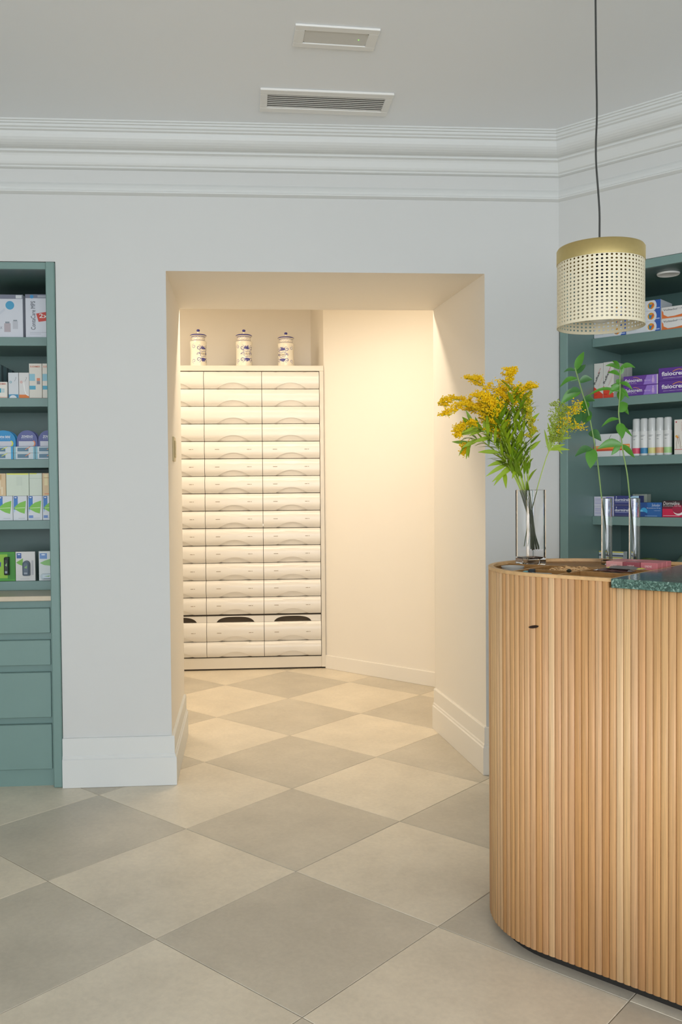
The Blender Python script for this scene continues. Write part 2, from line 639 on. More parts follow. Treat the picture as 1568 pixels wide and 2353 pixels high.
# ------------------------------------------------------------------ teal built-in cabinets
def teal_cabinet(label, loc, rotz, sg, width, height, rail_z, shelves, wt_z, drawers, soffit):
    t = thing('shelf_cabinet', label, 'cabinet', loc, rotz)

    def bx(name, a, b, y0, y1, z0, z1, m, bevel=0.0):
        mb = MB().box(sg * a, sg * b, y0, y1, z0, z1)
        return mb.build(name, m, t, bevel=bevel)
    bx('side_panel', -.040, 0, -.012, .60, 0, height, TEAL, .004)
    bx('side_panel', width, width + .040, -.012, .60, 0, height, TEAL, .004)
    bx('top_rail', .0005, width - .0005, -.004, .016, rail_z, height - .001, TEAL, .001)
    bx('top_panel', .0005, width - .0005, .0165, .58, rail_z + .001, height - .001, TEAL_SHADE)
    bx('back_panel', .0005, width - .0005, .58, .60, 0.0, height - .001, TEAL_SHADE)
    for z1 in shelves:
        bx('shelf', .0008, width - .0008, .245, .579, z1 - .041, z1, TEAL, .0012)
    bx('shelf', .0008, width - .0008, .245, .579, wt_z + .0005, wt_z + .044, TEAL, .0012)
    bx('worktop', .0008, width - .0008, .004, .579, wt_z - .022, wt_z, STONE, .002)
    bx('drawer_frame', .0008, width - .0008, .040, .060, .0, wt_z - .0225, TEAL)
    bx('plinth', .0008, width - .0008, .028, .0395, .0, drawers[-1][0] - .002, TEAL)
    bx('lining', .0008, .0075, .012, .0395, drawers[-1][0] - .04, wt_z - .023, TEAL)
    for z0, z1 in drawers:
        bx('drawer', .010, width - .010, .012, .0395, z0, z1, TEAL, .0025)
    return t


left_cab = teal_cabinet('built-in teal shelf cabinet with drawers at the left edge, left of the doorway',
                        (-1.025, 4.002, 0), 0, -1, 1.25, 2.3495, 2.318, (2.061, 1.775, 1.486, 1.196), .864,
                        [(.696, .808), (.551, .664), (.314, .518), (.079, .282)], True)
right_cab = teal_cabinet('built-in teal shelf cabinet behind the counter on the right',
                         (1.334, 3.966, 0), -PI / 4, 1, 1.72, 2.313, 2.275, (2.045, 1.757, 1.477, 1.192), .868,
                         [(.696, .808), (.551, .664), (.314, .518), (.079, .282)], True)
m = MB().lathe([(0, -.004), (.040, -.004), (.046, -.0075), (.049, -.004), (.049, 0)], 32)
tag(m.build('downlight', WHITE, right_cab, (.40, .155, 2.275)), 'round white downlight in the soffit')

# ------------------------------------------------------------------ cream drawer cabinet in the back room
dc = thing('drawer_cabinet', 'tall cream cabinet of three columns of pharmacy drawers in the back room', 'cabinet', (0, 6.49, 0))
XS = (-.965, -.543, -.121, .301)
mb = MB().box(XS[0], XS[-1], .0205, .19, .0, 2.2030)
mb.build('carcass', GAP, dc)
MB().box(XS[0] - .02, XS[-1] + .0325, -.006, .19, 2.2035, 2.243).build('top_panel', CREAM, dc, bevel=.002)
MB().box(XS[-1] + .002, XS[-1] + .0325, -.006, .003, .012, 2.203).build('side_panel', CREAM, dc, bevel=.002)
MB().box(XS[0] - .02, XS[0] - .002, -.006, .19, .012, 2.203).build('side_panel', CREAM, dc, bevel=.002)
MB().box(XS[0] - .002, XS[-1] + .002, .0, .019, .012, .0925).build('plinth', CREAM, dc, bevel=.0015)


def drawer_mesh(name, w, h, slot=0.0):
    """bulged drawer front with a scooped grip at top and bottom centre; local y=0 is the cabinet face, front is -y"""
    mb = MB()
    hb, ht, hw = .041, .037, .118
    nx = 48
    bulge = .023

    def by(z):
        s = (z - h / 2) / (h / 2)
        return -.002 - bulge * (1 - abs(s) ** 3.2)
    xs = []
    for k in range(nx + 1):
        xs.append(-w / 2 + w * k / nx)
    rows = 0
    cols = []
    for x in xs:
        q = max(0.0, 1 - (x / hw) ** 2)
        zb, zt = .0005 + hb * q, h - .0005 - ht * q
        c = []
        for k in range(5):       # lower grip
            z = zb * k / 4
            f = k / 4
            inner = by(zb) + .006 + .018 * (1 - f)
            base = by(z)
            y = base if q == 0 else max(base, inner if q > 0 else base)
            y = base + (max(inner, base) - base) * min(1, q * 5)
            c.append((x, y, z))
        lower = list(c)
        mid = []
        for k in range(11):
            z = zb + (zt - zb) * k / 10
            mid.append((x, by(z), z))
        up = []
        for k in range(5):       # upper grip
            z = zt + (h - zt) * k / 4
            f = k / 4
            y = by(zt) + .003 + .011 * f
            y = by(z) + (max(y, by(z)) - by(z)) * min(1, q * 5)
            up.append((x, y, z))
        cols.append((lower, mid, up))
    n = len(xs)
    for part in range(3):
        k = len(cols[0][part])
        vs = [p for c in cols for p in c[part]]
        fs = [(i * k + j, (i + 1) * k + j, (i + 1) * k + j + 1, i * k + j + 1) for i in range(n - 1) for j in range(k - 1)]
        mb.add(vs, fs, 0, True)
    # little ledges that join grip and bulge
    for a, b, ja, jb in ((0, 1, -1, 0), (1, 2, -1, 0)):
        vs = [p for c in cols for p in (c[a][ja], c[b][jb])]
        fs = [(2 * i, 2 * i + 2, 2 * i + 3, 2 * i + 1) for i in range(n - 1)]
        mb.add(vs, fs, 0, False)
    # side, top and bottom returns
    for c, rev in ((cols[0], False), (cols[-1], True)):
        front = c[0] + c[1] + c[2]
        poly = front + [(front[0][0], .018, h), (front[0][0], .018, 0)]
        mb.add(poly, [tuple(range(len(poly)))[::-1 if rev else 1]])
    for part, idx in ((0, 0), (2, -1)):
        vs = []
        for c in cols:
            p = c[part][idx]
            vs += [p, (p[0], .018, p[2])]
        mb.add(vs, [(2 * i, 2 * i + 1, 2 * i + 3, 2 * i + 2) for i in range(n - 1)])
    if slot:
        # flange above the front with a half-oval grip hole
        z0, z1 = h + .001, h + slot
        vs, fs = [], []
        for x in xs:
            q = max(0.0, 1 - abs(x / .137) ** 3.2) ** .6
            zz = z0 + (slot - .008) * q
            vs += [(x, .004, zz), (x, .004, z1), (x, .016, zz), (x, .016, z1)]
        for i in range(n - 1):
            a, b = 4 * i, 4 * i + 4
            fs += [(a, b, b + 1, a + 1), (a + 1, b + 1, b + 3, a + 3), (a + 2, b + 2, b, a)]
        mb.add(vs, fs)
    me = bpy.data.meshes.new(name)
    me.from_pydata(mb.v, [], mb.f)
    me.materials.append(DRAW)
    me.polygons.foreach_set('use_smooth', mb.sm)
    me.update()
    return me


seams = [2.2025, 2.072, 1.944, 1.817, 1.689, 1.561, 1.433, 1.306, 1.178, 1.050, .922, .794, .667, .540, .413]
dm = drawer_mesh('drawer', .4185, .1235)
dm_deep = drawer_mesh('deep_drawer', .4185, .139, .048)
dm_low = drawer_mesh('low_drawer', .4185, .112)
ink = mat('faint_ink', '#8a7a62', .7)
strip = MB()
for x0, x1 in ((-.135, -.103), (.098, .118), (.122, .130)):
    strip.add([(x0, -.0256, .064), (x1, -.0256, .064), (x1, -.0254, .0675), (x0, -.0254, .0675)], [(0, 1, 2, 3)])
strip_me = bpy.data.meshes.new('name_strip')
strip_me.from_pydata(strip.v, [], strip.f)
strip_me.materials.append(ink)
for c in range(3):
    xc = (XS[c] + XS[c + 1]) / 2
    for r in range(14):
        d = link('drawer', dm, dc, (xc, 0, seams[r + 1] + .002))
        if r >= 4:
            link('name_strip', strip_me, d, (0, 0, 0))
    d = link('deep_drawer', dm_deep, dc, (xc, 0, .2155))
    d['label'] = 'deeper drawer with a dark open grip slot'
    link('name_strip', strip_me, d, (0, 0, 0))
    d = link('drawer', dm_low, dc, (xc, 0, .1005))
m = MB().lathe([(0, -.006), (.007, -.006), (.009, -.004), (.009, 0)], 16)
k = m.build('lock', mat('steel', '#b5aa98', .3, metal=1), dc, (-.119, -.012, 1.074))
k.rotation_euler = (-PI / 2, 0, 0)
k.rotation_euler = (PI / 2, 0, 0)


# ------------------------------------------------------------------ porcelain jars on the drawer cabinet
def ribbon(mb, pts, wd, rad, off=.0006, mi=0):
    """painted stroke on a round body; pts are (angle, z); rad is a function of z"""
    n = len(pts)
    vs = []
    for i, (a, z) in enumerate(pts):
        a0, z0 = pts[max(0, i - 1)]
        a1, z1 = pts[min(n - 1, i + 1)]
        r = rad(z) + off
        da, dz = (a1 - a0) * r, z1 - z0
        l = math.hypot(da, dz) or 1
        na, nz = -dz / l, da / l
        tw = wd * (.45 + .55 * math.sin(PI * (i + .5) / n)) / 2
        for s in (-1, 1):
            aa, zz = a + s * na * tw / r, z + s * nz * tw
            rr = rad(zz) + off
            vs.append((rr * math.cos(aa), rr * math.sin(aa), zz))
    mb.add(vs, [(2 * i, 2 * i + 1, 2 * i + 3, 2 * i + 2) for i in range(n - 1)], mi)


BODY = [(.056, 0), (.060, .004), (.0605, .02), (.0585, .06), (.0575, .10), (.0585, .14), (.0605, .170), (.0615, .182), (.060, .190), (.0515, .1955), (.049, .200), (.049, .222), (.0515, .227)]


def body_r(z):
    for (r0, z0), (r1, z1) in zip(BODY, BODY[1:]):
        if z <= z1:
            return r0 + (r1 - r0) * max(0, (z - z0)) / (z1 - z0)
    return BODY[-1][0]


def jar(loc, rot, label, word, seed):
    rnd = random.Random(seed)
    t = thing('porcelain_jar', label, 'jar', loc, rot, None)
    MB().lathe(BODY, 40).build('body', PORC, t)
    lid = MB().lathe([(.050, .2275), (.058, .229), (.0605, .233), (.059, .237), (.050, .242), (.030, .2475), (.012, .250), (.008, .2515), (0, .2516)], 40, caps=False).build('lid', PORC, t)
    kb = MB().lathe([(.008, .2505), (.0075, .262), (.0065, .264)], 20, caps=False)
    kb.lathe([(.0065, .264), (.010, .267), (.0125, .272), (.012, .277), (.008, .2815), (0, .2832)], 20, mi=1, caps=False)
    kb.build('knob', [PORC, BLUE], lid)
    d = MB()
    d.lathe([(.0596, .2315), (.0612, .2335), (.0597, .2372), (.054, .2408)], 40, caps=False)
    d.build('painted_rim', BLUE, lid)
    d = MB()
    full = [2 * PI * k / 60 for k in range(61)]
    for z, wd in ((.2235, .0035), (.1935, .0032)):
        ribbon(d, [(a, z) for a in full], wd, body_r)
    zig, sc = [], []
    for k in range(15 * 2 + 1):
        zig.append((2 * PI * k / 30, .2215 if k % 2 == 0 else .2105))
    ribbon(d, zig, .0018, body_r)
    for k in range(14):
        a0 = 2 * PI * k / 14
        ribbon(d, [(a0 + .40 * q / 6, .1965 + .006 * math.sin(PI * q / 6)) for q in range(7)], .0014, body_r)
    # scrolls, banner and flower sprays; the front faces local -Y
    F = -PI / 2

    def spiral(a, z, r0, turns, sgn, mi=0, wd=.0038, start=0.0):
        pts = []
        for q in range(26):
            f = q / 25
            th = start + sgn * turns * 2 * PI * f
            r = r0 * (1 - .85 * f)
            pts.append((F + a + r * math.cos(th) / .06, z + r * math.sin(th)))
        ribbon(d, pts, wd, body_r, mi=mi)
    for sx in (-1, 1):
        for z, tr in ((.140, 1), (.052, -1)):
            spiral(sx * .62, z, .019, 1.4, sx * tr, 0, .0040, PI * (.5 if tr > 0 else -.5))
            spiral(sx * 1.25, z + .01 * tr, .017, 1.3, -sx * tr, 1, .0036, PI * (.5 if tr > 0 else -.5))
        for q in range(7):
            aa = rnd.uniform(-.10, .12)
            ribbon(d, [(F + sx * (.50 + .05 * q), .096 + aa * .05), (F + sx * (.56 + .05 * q), .100 + rnd.uniform(-.012, .012))], .004, body_r)
        ribbon(d, [(F + sx * .42, z) for z in (.078, .090, .102, .114)], .0035, body_r)
        spiral(sx * .47, .119, .007, 1.1, -sx, 0, .0022)
    for z in (.077, .114):
        ribbon(d, [(F + x / 10, z + .003 * math.sin(x * 1.1)) for x in range(-4, 5)], .0028, body_r)
    for zc, s in ((.142, 1), (.052, -1)):
        for q in range(13):
            th = PI / 2 * s + (q - 6) * .24
            ln = rnd.uniform(.014, .030)
            ribbon(d, [(F + f * ln * math.cos(th) / .06, zc - .012 * s + f * ln * math.sin(th)) for f in (0, .4, .8, 1)], .0062, body_r, mi=0 if q % 3 else 1)
    d.build('painted_decoration', [BLUE, BLUEL], t)
    # the word on the banner, bent round the body
    tx = text_object('lettering', word, t, .040, ink, (0, 0, 0), height=.015)
    for v in tx.data.vertices:
        a = F + (v.co.x - .020) / .0585
        r = .0592
        v.co = (r * math.cos(a), r * math.sin(a), .088 + v.co.z)
    return t


jar((-.589, 6.60, 2.2432), .75, 'blue and white porcelain jar, leftmost of three on the cabinet', 'MAN', 1)
jar((-.252, 6.60, 2.2432), .45, 'blue and white porcelain jar lettered SALVI, middle of three on the cabinet', 'SALVI', 2)
jar((.060, 6.60, 2.2432), -.52, 'blue and white porcelain jar, rightmost of three beside the slanted wall', 'ROSA', 3).scale = (1, 1, .93)

# ------------------------------------------------------------------ light switch on the left jamb
sw = thing('light_switch', 'small beige light switch on the left door jamb', 'switch', (-.511, 4.29, 1.532), math.atan2(-.032, .8) * -1)
MB().box(.0005, .010, -.052, .052, -.058, .058).build('plate', BEIGE, sw, bevel=.002)
MB().box(.0102, .0145, -.026, .026, -.040, .040).build('rocker', BEIGE, sw, bevel=.0015)

# ------------------------------------------------------------------ ceiling fittings
em = thing('emergency_light', 'white rectangular emergency light recessed in the ceiling', 'light', (.213, 3.112, CZ), .066)
f = MB()
for a, b, c, d in ((-.147, .147, -.073, -.043), (-.147, .147, .045, .073), (-.147, -.112, -.0425, .0445), (.112, .147, -.0425, .0445)):
    f.box(a, b, c, d, -.008, -.0005)
f.build('frame', WHITE, em, bevel=.0012)
pts = []
for cx, cy, a0 in ((.097, .029, 0), (-.097, .029, 90), (-.097, -.027, 180), (.097, -.027, 270)):
    for k in range(6):
        th = math.radians(a0 + 18 * k)
        pts.append((cx + .015 * math.cos(th), cy + .015 * math.sin(th)))
MB().prism(pts, -.0045, -.0005).build('diffuser', GREYW, em)
g = mat('green_indicator', '#9be36b', .4)
gb = g.node_tree.nodes['Principled BSDF']
gb.inputs['Emission Color'].default_value = (.35, .9, .15, 1)
gb.inputs['Emission Strength'].default_value = .8
MB().lathe([(0, -.0062), (.0022, -.0062), (.0022, -.0046)], 10, cx=.082, cy=.004).build('indicator', g, em)

vt = thing('air_vent', 'white slatted air vent in the ceiling nearest the cornice', 'vent', (.205, 3.626, CZ), .040)
f = MB()
for a, b, c, d in ((-.268, .268, -.102, -.062), (-.268, .268, .062, .102), (-.268, -.238, -.0615, .0615), (.238, .268, -.0615, .0615)):
    f.box(a, b, c, d, -.010, -.0005)
f.build('frame', WHITE, vt, bevel=.002)
MB().box(-.2375, .2375, -.0615, .0615, -.0012, -.0004).build('backing', SLOT, vt)
sl = MB()
sl.add([(-.2375, -.0062, -.0085), (.2375, -.0062, -.0085), (.2375, .0060, -.0062), (-.2375, .0060, -.0062), (-.2375, -.0062, -.0076), (.2375, -.0062, -.0076), (.2375, .0060, -.0053), (-.2375, .0060, -.0053)],
       [(0, 3, 2, 1), (4, 5, 6, 7), (0, 1, 5, 4), (2, 3, 7, 6), (0, 4, 7, 3), (1, 2, 6, 5)])
sl_me = None
for k in range(7):
    y = -.050 + k * .0172
    if sl_me is None:
        o = sl.build('slat', WHITE, vt, (0, y, 0))
        sl_me = o.data
    else:
        link('slat', sl_me, vt, (0, y, 0))

# ------------------------------------------------------------------ counter
CT = thing('counter', 'rounded oak counter clad in vertical half-round slats', 'counter', (.93, 2.58, 0), -PI / 4)
CL = 1.30
RO = .300


def stadium(r, x1=CL, n=36, x0=0.0):
    p = [(x0 + r * math.cos(PI / 2 + PI * k / n), r * math.sin(PI / 2 + PI * k / n)) for k in range(n + 1)]
    return p + [(x1, -r), (x1, r)]


MB().prism(stadium(.262, CL - .03), 0, .0345).build('plinth', DARK, CT)
MB().prism(stadium(RO - .0085), .035, 1.040).build('core', OAK_SHADE, CT)
# upper ring wall around the tray
ring_o, ring_i = stadium(RO - .0085, .196), stadium(.284, .196)


def ring(mb, po, pi_, z0, z1):
    n = len(po)
    vs = [(x, y, z0) for x, y in po] + [(x, y, z1) for x, y in po] + [(x, y, z0) for x, y in pi_] + [(x, y, z1) for x, y in pi_]
    fs = []
    for i in range(n):
        j = (i + 1) % n
        if i == n - 2:
            continue
        fs += [(i, j, n + j, n + i), (2 * n + j, 2 * n + i, 3 * n + i, 3 * n + j), (n + i, n + j, 3 * n + j, 3 * n + i), (j, i, 2 * n + i, 2 * n + j)]
    return mb.add(vs, fs)


ring(MB(), ring_o, ring_i, 1.0405, 1.0855).build('tray_wall', OAK_SHADE, CT)
ring(MB(), stadium(RO, .205), ring_i, 1.0858, 1.095).build('rim', OAK, CT)
MB().box(.196, .2045, -.2838, .2838, 1.0405, 1.0945).build('rim', OAK, CT, bevel=.001)
# tray dividers
DZ = 1.0885


def divider(a, b, th=.007, z0=1.0405, z1=DZ):
    a, b = Vector(a), Vector(b)
    d = (b - a).normalized()
    n = Vector((-d.y, d.x)) * th / 2
    o = MB().prism([tuple(a + n), tuple(b + n), tuple(b - n), tuple(a - n)], z0, z1).build('divider', [OAK_SHADE, OAK], CT)
    for pg in o.data.polygons:
        if pg.normal.z > .5:  # only the top edge gets the unshaded oak
            pg.material_index = 1


def ay(x):
    return .013 + (x + .28) * .066


divider((-.2825, ay(-.2825)), (.1955, ay(.1955)))
divider((-.141, -.2455), (-.141, ay(-.141) - .004))
divider((.014, -.2825), (.014, ay(.014) - .004))
divider((-.137, -.120), (.010, -.120))
divider((.018, -.094), (.1955, -.094))
pts = [(.284 * math.cos(PI / 2 + k * .01), .284 * math.sin(PI / 2 + k * .01)) for k in range(0, 153)]
pts = [(x * .996, y * .996) for x, y in pts if y > ay(x) + .006] 
MB().prism(pts + [(pts[-1][0], ay(pts[-1][0]) + .0045), (.1955, ay(.1955) + .0045), (.1955, .283)], 1.0405, 1.0825).build('tray_shelf', OAK_SHADE, CT)

# slats
sp = .0195
prof = [(-.0097, .0035), (-.0092, .0054), (-.0065, .0070), (-.0025, .0079), (.0025, .0079), (.0065, .0070), (.0092, .0054), (.0097, .0035)]


def slat_mesh(name, z0, z1):
    mb = MB()
    n = len(prof)
    mb.add([(x, -y, z0) for x, y in prof] + [(x, -y, z1) for x, y in prof],
           [(i, i + 1, n + i + 1, n + i) for i in range(n - 1)] + [(0, n, 2 * n - 1, n - 1), tuple(range(n))[::-1], tuple(range(n, 2 * n))])
    me = bpy.data.meshes.new(name)
    me.from_pydata(mb.v, [], mb.f)
    me.materials.append(SLAT)
    me.polygons.foreach_set('use_smooth', [i < n - 1 for i in range(len(mb.f))])
    return me


long_slat, short_slat = slat_mesh('slat', .035, 1.0856), slat_mesh('slat', .035, 1.0705)
rs = RO - .0083
narc = round(PI * (RO - .004) / sp)
random.seed(4)
for k in range(narc):
    th = -PI / 2 - PI * (k + .5) / narc
    link('slat', long_slat, CT, (rs * math.cos(th), rs * math.sin(th), 0), th + PI / 2)
nst = int((CL - .002) / sp)
for k in range(nst):
    x = sp * (k + .5)
    me = long_slat if x < .196 else short_slat
    link('slat', me, CT, (x, -rs, 0), 0)
    link('slat', me, CT, (x, rs, 0), PI)
for k in range(28):
    link('slat', short_slat, CT, (CL + .0002, -.2835 + .0205 * (k + .5), 0), PI / 2)
# dark knot in one front slat
kn = MB()
kn.lathe([(0, -.0012), (.004, -.0008), (.0062, 0)], 14, caps=False)
kx = .030
o = kn.build('knot', mat('dark_knot', '#2b1708', .6), CT, (-.023, -.3000, .9465))
o.rotation_euler = (PI / 2, -.2, -.07)
o.scale = (2.7, .66, 1)
tag(o, 'small dark knot')
# granite slab
gs = MB()
gs.prism([(.2052, -.309), (CL + .03, -.309), (CL + .03, .309), (.2052, .309)], 1.0715, 1.0958)
tag(gs.build('granite_top', GRANITE, CT, bevel=.002, seg=2), 'polished green granite slab')
ct_m = Matrix.Translation((.93, 2.58, 0)) @ Matrix.Rotation(-PI / 4, 4, 'Z')


def on_counter(x, y, z):
    return ct_m @ Vector((x, y, z))


# ------------------------------------------------------------------ things in the counter tray
p = on_counter(-.218, -.075, 1.0408)
dish = MB().lathe([(0, 0), (.020, 0), (.024, .003), (.034, .040), (.0365, .047), (.0355, .0485), (.033, .043), (.022, .006), (0, .004)], 32, caps=False)
tag(dish.build('glass_dish', mat('frosted_dish_glass', '#e7e6df', .12, trans=.55), None, p), 'small round glass dish in the rounded end of the tray', 'dish')
t = thing('small_packet', 'small teal and black packet in the front tray compartment', 'packet', on_counter(-.112, -.165, 1.0408), -.5)
MB().box(-.016, .0, -.012, .012, 0, .046).build('body', C('#5f9aa0'), t, bevel=.002)
MB().box(.0005, .018, -.011, .011, 0, .052).build('cap', C('#2c3136'), t, bevel=.002)
MB().box(-.03, .03, -.016, .016, 0, .0432).build('pale_card', C('#a9bcc0'), None, on_counter(-.065, -.185, 1.0408), -.65)
tag(bpy.data.objects['pale_card'], 'pale blue card lying beside the teal packet in the tray', 'card')
tag(MB().lathe([(0, 0), (.009, .002), (.011, .010), (.007, .016), (0, .0175)], 12, caps=False).build('dark_bead', C('#3b2a26'), None, on_counter(-.123, -.060, 1.0408)),
    'small dark brown bead at the left end of the wood chip compartment', 'bead')
bpy.data.objects['dark_bead'].scale = (1, 1, 2.5)
tag(MB().lathe([(0, 0), (.006, .002), (.008, .006), (.004, .010), (0, .011)], 10, caps=False).build('dark_pod', C('#23261b'), None, on_counter(.014, -.160, DZ)),
    'tiny dark pod lying on a tray divider near the counter front', 'pod')
rnd = random.Random(8)
ch = MB()
for k in range(260):
    cx, cy = rnd.uniform(-.085, .002), rnd.uniform(-.108, .018)
    z = 1.0408 + rnd.uniform(.034, .0475) if k > 40 else 1.0408 + rnd.uniform(.015, .034)
    a = rnd.uniform(0, PI * 2)
    l = rnd.uniform(.006, .012)
    c, s = math.cos(a) * l, math.sin(a) * l
    if not (-.135 < cx - abs(c) and cx + abs(c) < .009 and -.114 < cy - abs(s) and cy + abs(s) < ay(cx) - .006):
        continue
    q = [on_counter(cx - c, cy - s, z), on_counter(cx, cy, z + rnd.uniform(0, .004)), on_counter(cx + c, cy + s, z)]
    ch.tube(q, [.0012, .002, .0012], 5)
tag(ch.build('wood_chips', OAK, None), 'heap of small curled wood chips in a tray compartment', 'wood chips', None, 'stuff')


def sachet(x, y, z, rz, w, l, col, col2, label, tilt=0.0):
    mb = MB()
    n, mm = 10, 6
    r = random.Random(label)
    vs = []
    for i in range(n + 1):
        for j in range(mm + 1):
            u, v = i / n, j / mm
            h = .006 * (math.sin(PI * u) ** .5) * math.sin(PI * v) + r.uniform(-.0012, .0012) * (0 < i < n)
            vs.append(((u - .5) * l, (v - .5) * w, h + .002))
    k = len(vs)
    vs += [(a, b, .0003) for a, b, c in vs]
    fs = [(i * (mm + 1) + j, (i + 1) * (mm + 1) + j, (i + 1) * (mm + 1) + j + 1, i * (mm + 1) + j + 1) for i in range(n) for j in range(mm)]
    fs += [tuple(k + q for q in f[::-1]) for f in fs]
    mb.add(vs, fs)
    for idx in range(n * mm):
        i = idx // mm
        if i < 1 or i >= n - 1:
            mb.mi[idx] = 1
    edge = [i * (mm + 1) for i in range(n + 1)] + [n * (mm + 1) + j for j in range(1, mm + 1)] + [i * (mm + 1) + mm for i in range(n - 1, -1, -1)] + [j for j in range(mm - 1, 0, -1)]
    m2 = [(edge[i + 1 if i + 1 < len(edge) else 0], edge[i], k + edge[i], k + edge[i + 1 if i + 1 < len(edge) else 0]) for i in range(len(edge))]
    for q in m2:
        mb.f.append(q)
        mb.mi.append(0)
        mb.sm.append(False)
    o = mb.build('sachet', [C(col, .22), C(col2, .2)], None, on_counter(x, y, z), -PI / 4 + rz)
    o.rotation_euler.x = tilt
    return tag(o, label, 'sachet', 'dark foil sachets in the tray')


MB().box(-.082, .082, -.040, .040, 0, .030).build('sachet_box', C('#6e4a44'), None, on_counter(.104, -.046, 1.0408), -PI / 4)
tag(bpy.data.objects['sachet_box'], 'open maroon carton under the foil sachets in the tray', 'carton')
for k, (x, y, rz, c1, c2, lb) in enumerate(((.070, -.062, .10, '#4b3230', '#c9c2be', 'dark brown foil sachet nearest the counter front'),
                                             (.110, -.056, -.06, '#352b2c', '#d5d0cc', 'black foil sachet with silvery ends under the pink boxes'),
                                             (.095, -.036, .04, '#5a3f3d', '#dcd6d4', 'brown foil sachet lying on top of the heap'),
                                             (.128, -.034, -.12, '#6f6a68', '#d9c548', 'silver foil sachet with a yellow end beside the granite'))):
    sachet(x, y, 1.0710 + k * .0085, rz, .040, .125 - .006 * k, c1, c2, lb)

# pink boxes, three by three
cols = [['#d99a97', '#9b5159', '#c9777c'], ['#c98385', '#c9777c', '#c9777c'], ['#c9777c', '#c9777c', '#c9777c']]
names = (('pale pink', 'left'), ('maroon', 'middle'), ('rose pink', 'right'))
for r in range(3):
    for c in range(3):
        x = .0365 + .0515 * c + .022
        y = .0445 + .0375 * r + .0045 * c
        lab = ('%s box in the front row of the tray, %s of three' % names[c]) if r == 0 else 'small rose box in the %s row of pink boxes, %s' % (('middle', 'back')[r - 1], names[c][1])
        o = MB().box(-.0253, .0253, 0, .0355, 0, .0265).build('cosmetic_box', C(cols[r][c], .35), None, on_counter(x, y, 1.0826), -PI / 4, bevel=.0012)
        tag(o, lab, 'box', 'pink boxes in the counter tray')
        if r == 0:
            text_object('lettering', ('UNDNE', 'CAÑDNÉ', 'UNDNE')[c], o, .021, C('#f0d6d4'), (-.012, -.0006, .0125), height=.006, bold=.01)

# ------------------------------------------------------------------ vases
vc = Vector((.811, 2.787, 1.0826))
vrot = math.radians(-16.2) + math.radians(-12) + PI / 4


def square_ring(h, r=.006, n=4):
    p = []
    for cx, cy, a0 in ((h - r, h - r, 0), (-h + r, h - r, 90), (-h + r, -h + r, 180), (h - r, -h + r, 270)):
        for k in range(n + 1):
            th = math.radians(a0 + 90 * k / n)
            p.append((cx + r * math.cos(th), cy + r * math.sin(th)))
    return p


def glass_vessel(mb, rings):
    """rings: list of (outline, z) going up the outside, over the lip, down the inside; last ring is closed"""
    n = len(rings[0][0])
    vs = [(x, y, z) for o, z in rings for x, y in o]
    fs = [(i * n + k, i * n + (k + 1) % n, (i + 1) * n + (k + 1) % n, (i + 1) * n + k) for i in range(len(rings) - 1) for k in range(n)]
    mb.add(vs, fs, 0, n > 24)
    mb.f.append(tuple(range(n))[::-1])
    mb.mi.append(0)
    mb.sm.append(False)
    mb.f.append(tuple((len(rings) - 1) * n + k for k in range(n)))
    mb.mi.append(0)
    mb.sm.append(False)
    return mb


vs_ = thing('square_vase', 'tall square clear glass vase holding the yellow flowers', 'vase', vc, vrot)
so, si = .0365, .0315
glass_vessel(MB(), [(square_ring(so - .003), 0), (square_ring(so), .004), (square_ring(so), .2415), (square_ring(so - .001), .243), (square_ring(si + .001), .243), (square_ring(si), .2415), (square_ring(si, .005), .026), (square_ring(si - .006), .021)]).build('glass', GLASS, vs_)


def circle(r, n=48):
    return [(r * math.cos(2 * PI * k / n), r * math.sin(2 * PI * k / n)) for k in range(n)]


TUBES = []
for k, (x, y, lab) in enumerate(((-.042, .219, 'narrow clear glass tube vase, left of the pair'), (.050, .219, 'narrow clear glass tube vase, right of the pair'))):
    pos = on_counter(x, y, 1.0826)
    t = thing('tube_vase', lab + ' behind the pink boxes', 'vase', pos, 0, 'tube vases with leafy stems')
    ro, ri = .0175, .0150
    glass_vessel(MB(), [(circle(ro - .002), 0), (circle(ro), .002), (circle(ro), .213), (circle(ro - .001), .2145), (circle(ri + .001), .2145), (circle(ri), .213), (circle(ri), .016), (circle(ri - .004), .012)]).build('glass', GLASS, t)
    TUBES.append(pos)

# ------------------------------------------------------------------ plants
GREEN = mat('leaf_green', '#4c8629', .36, noise=.2, nscale=30)
GREEN2 = mat('leaf_green_dark', '#41703a', .36, noise=.2, nscale=30)
LIME = mat('goldenrod_leaf', '#8ba41f', .45, noise=.15, nscale=40)
LIME2 = mat('goldenrod_leaf_deep', '#6f8f1c', .45, noise=.15, nscale=40)
STEMG = mat('green_stem', '#a3b84e', .5)
STEMD = mat('ruscus_stem', '#7c9a5a', .5)
YEL = mat('goldenrod_yellow', '#f5cd12', .55, noise=.15, nscale=60)
YELG = mat('goldenrod_bud', '#c0b62e', .55)


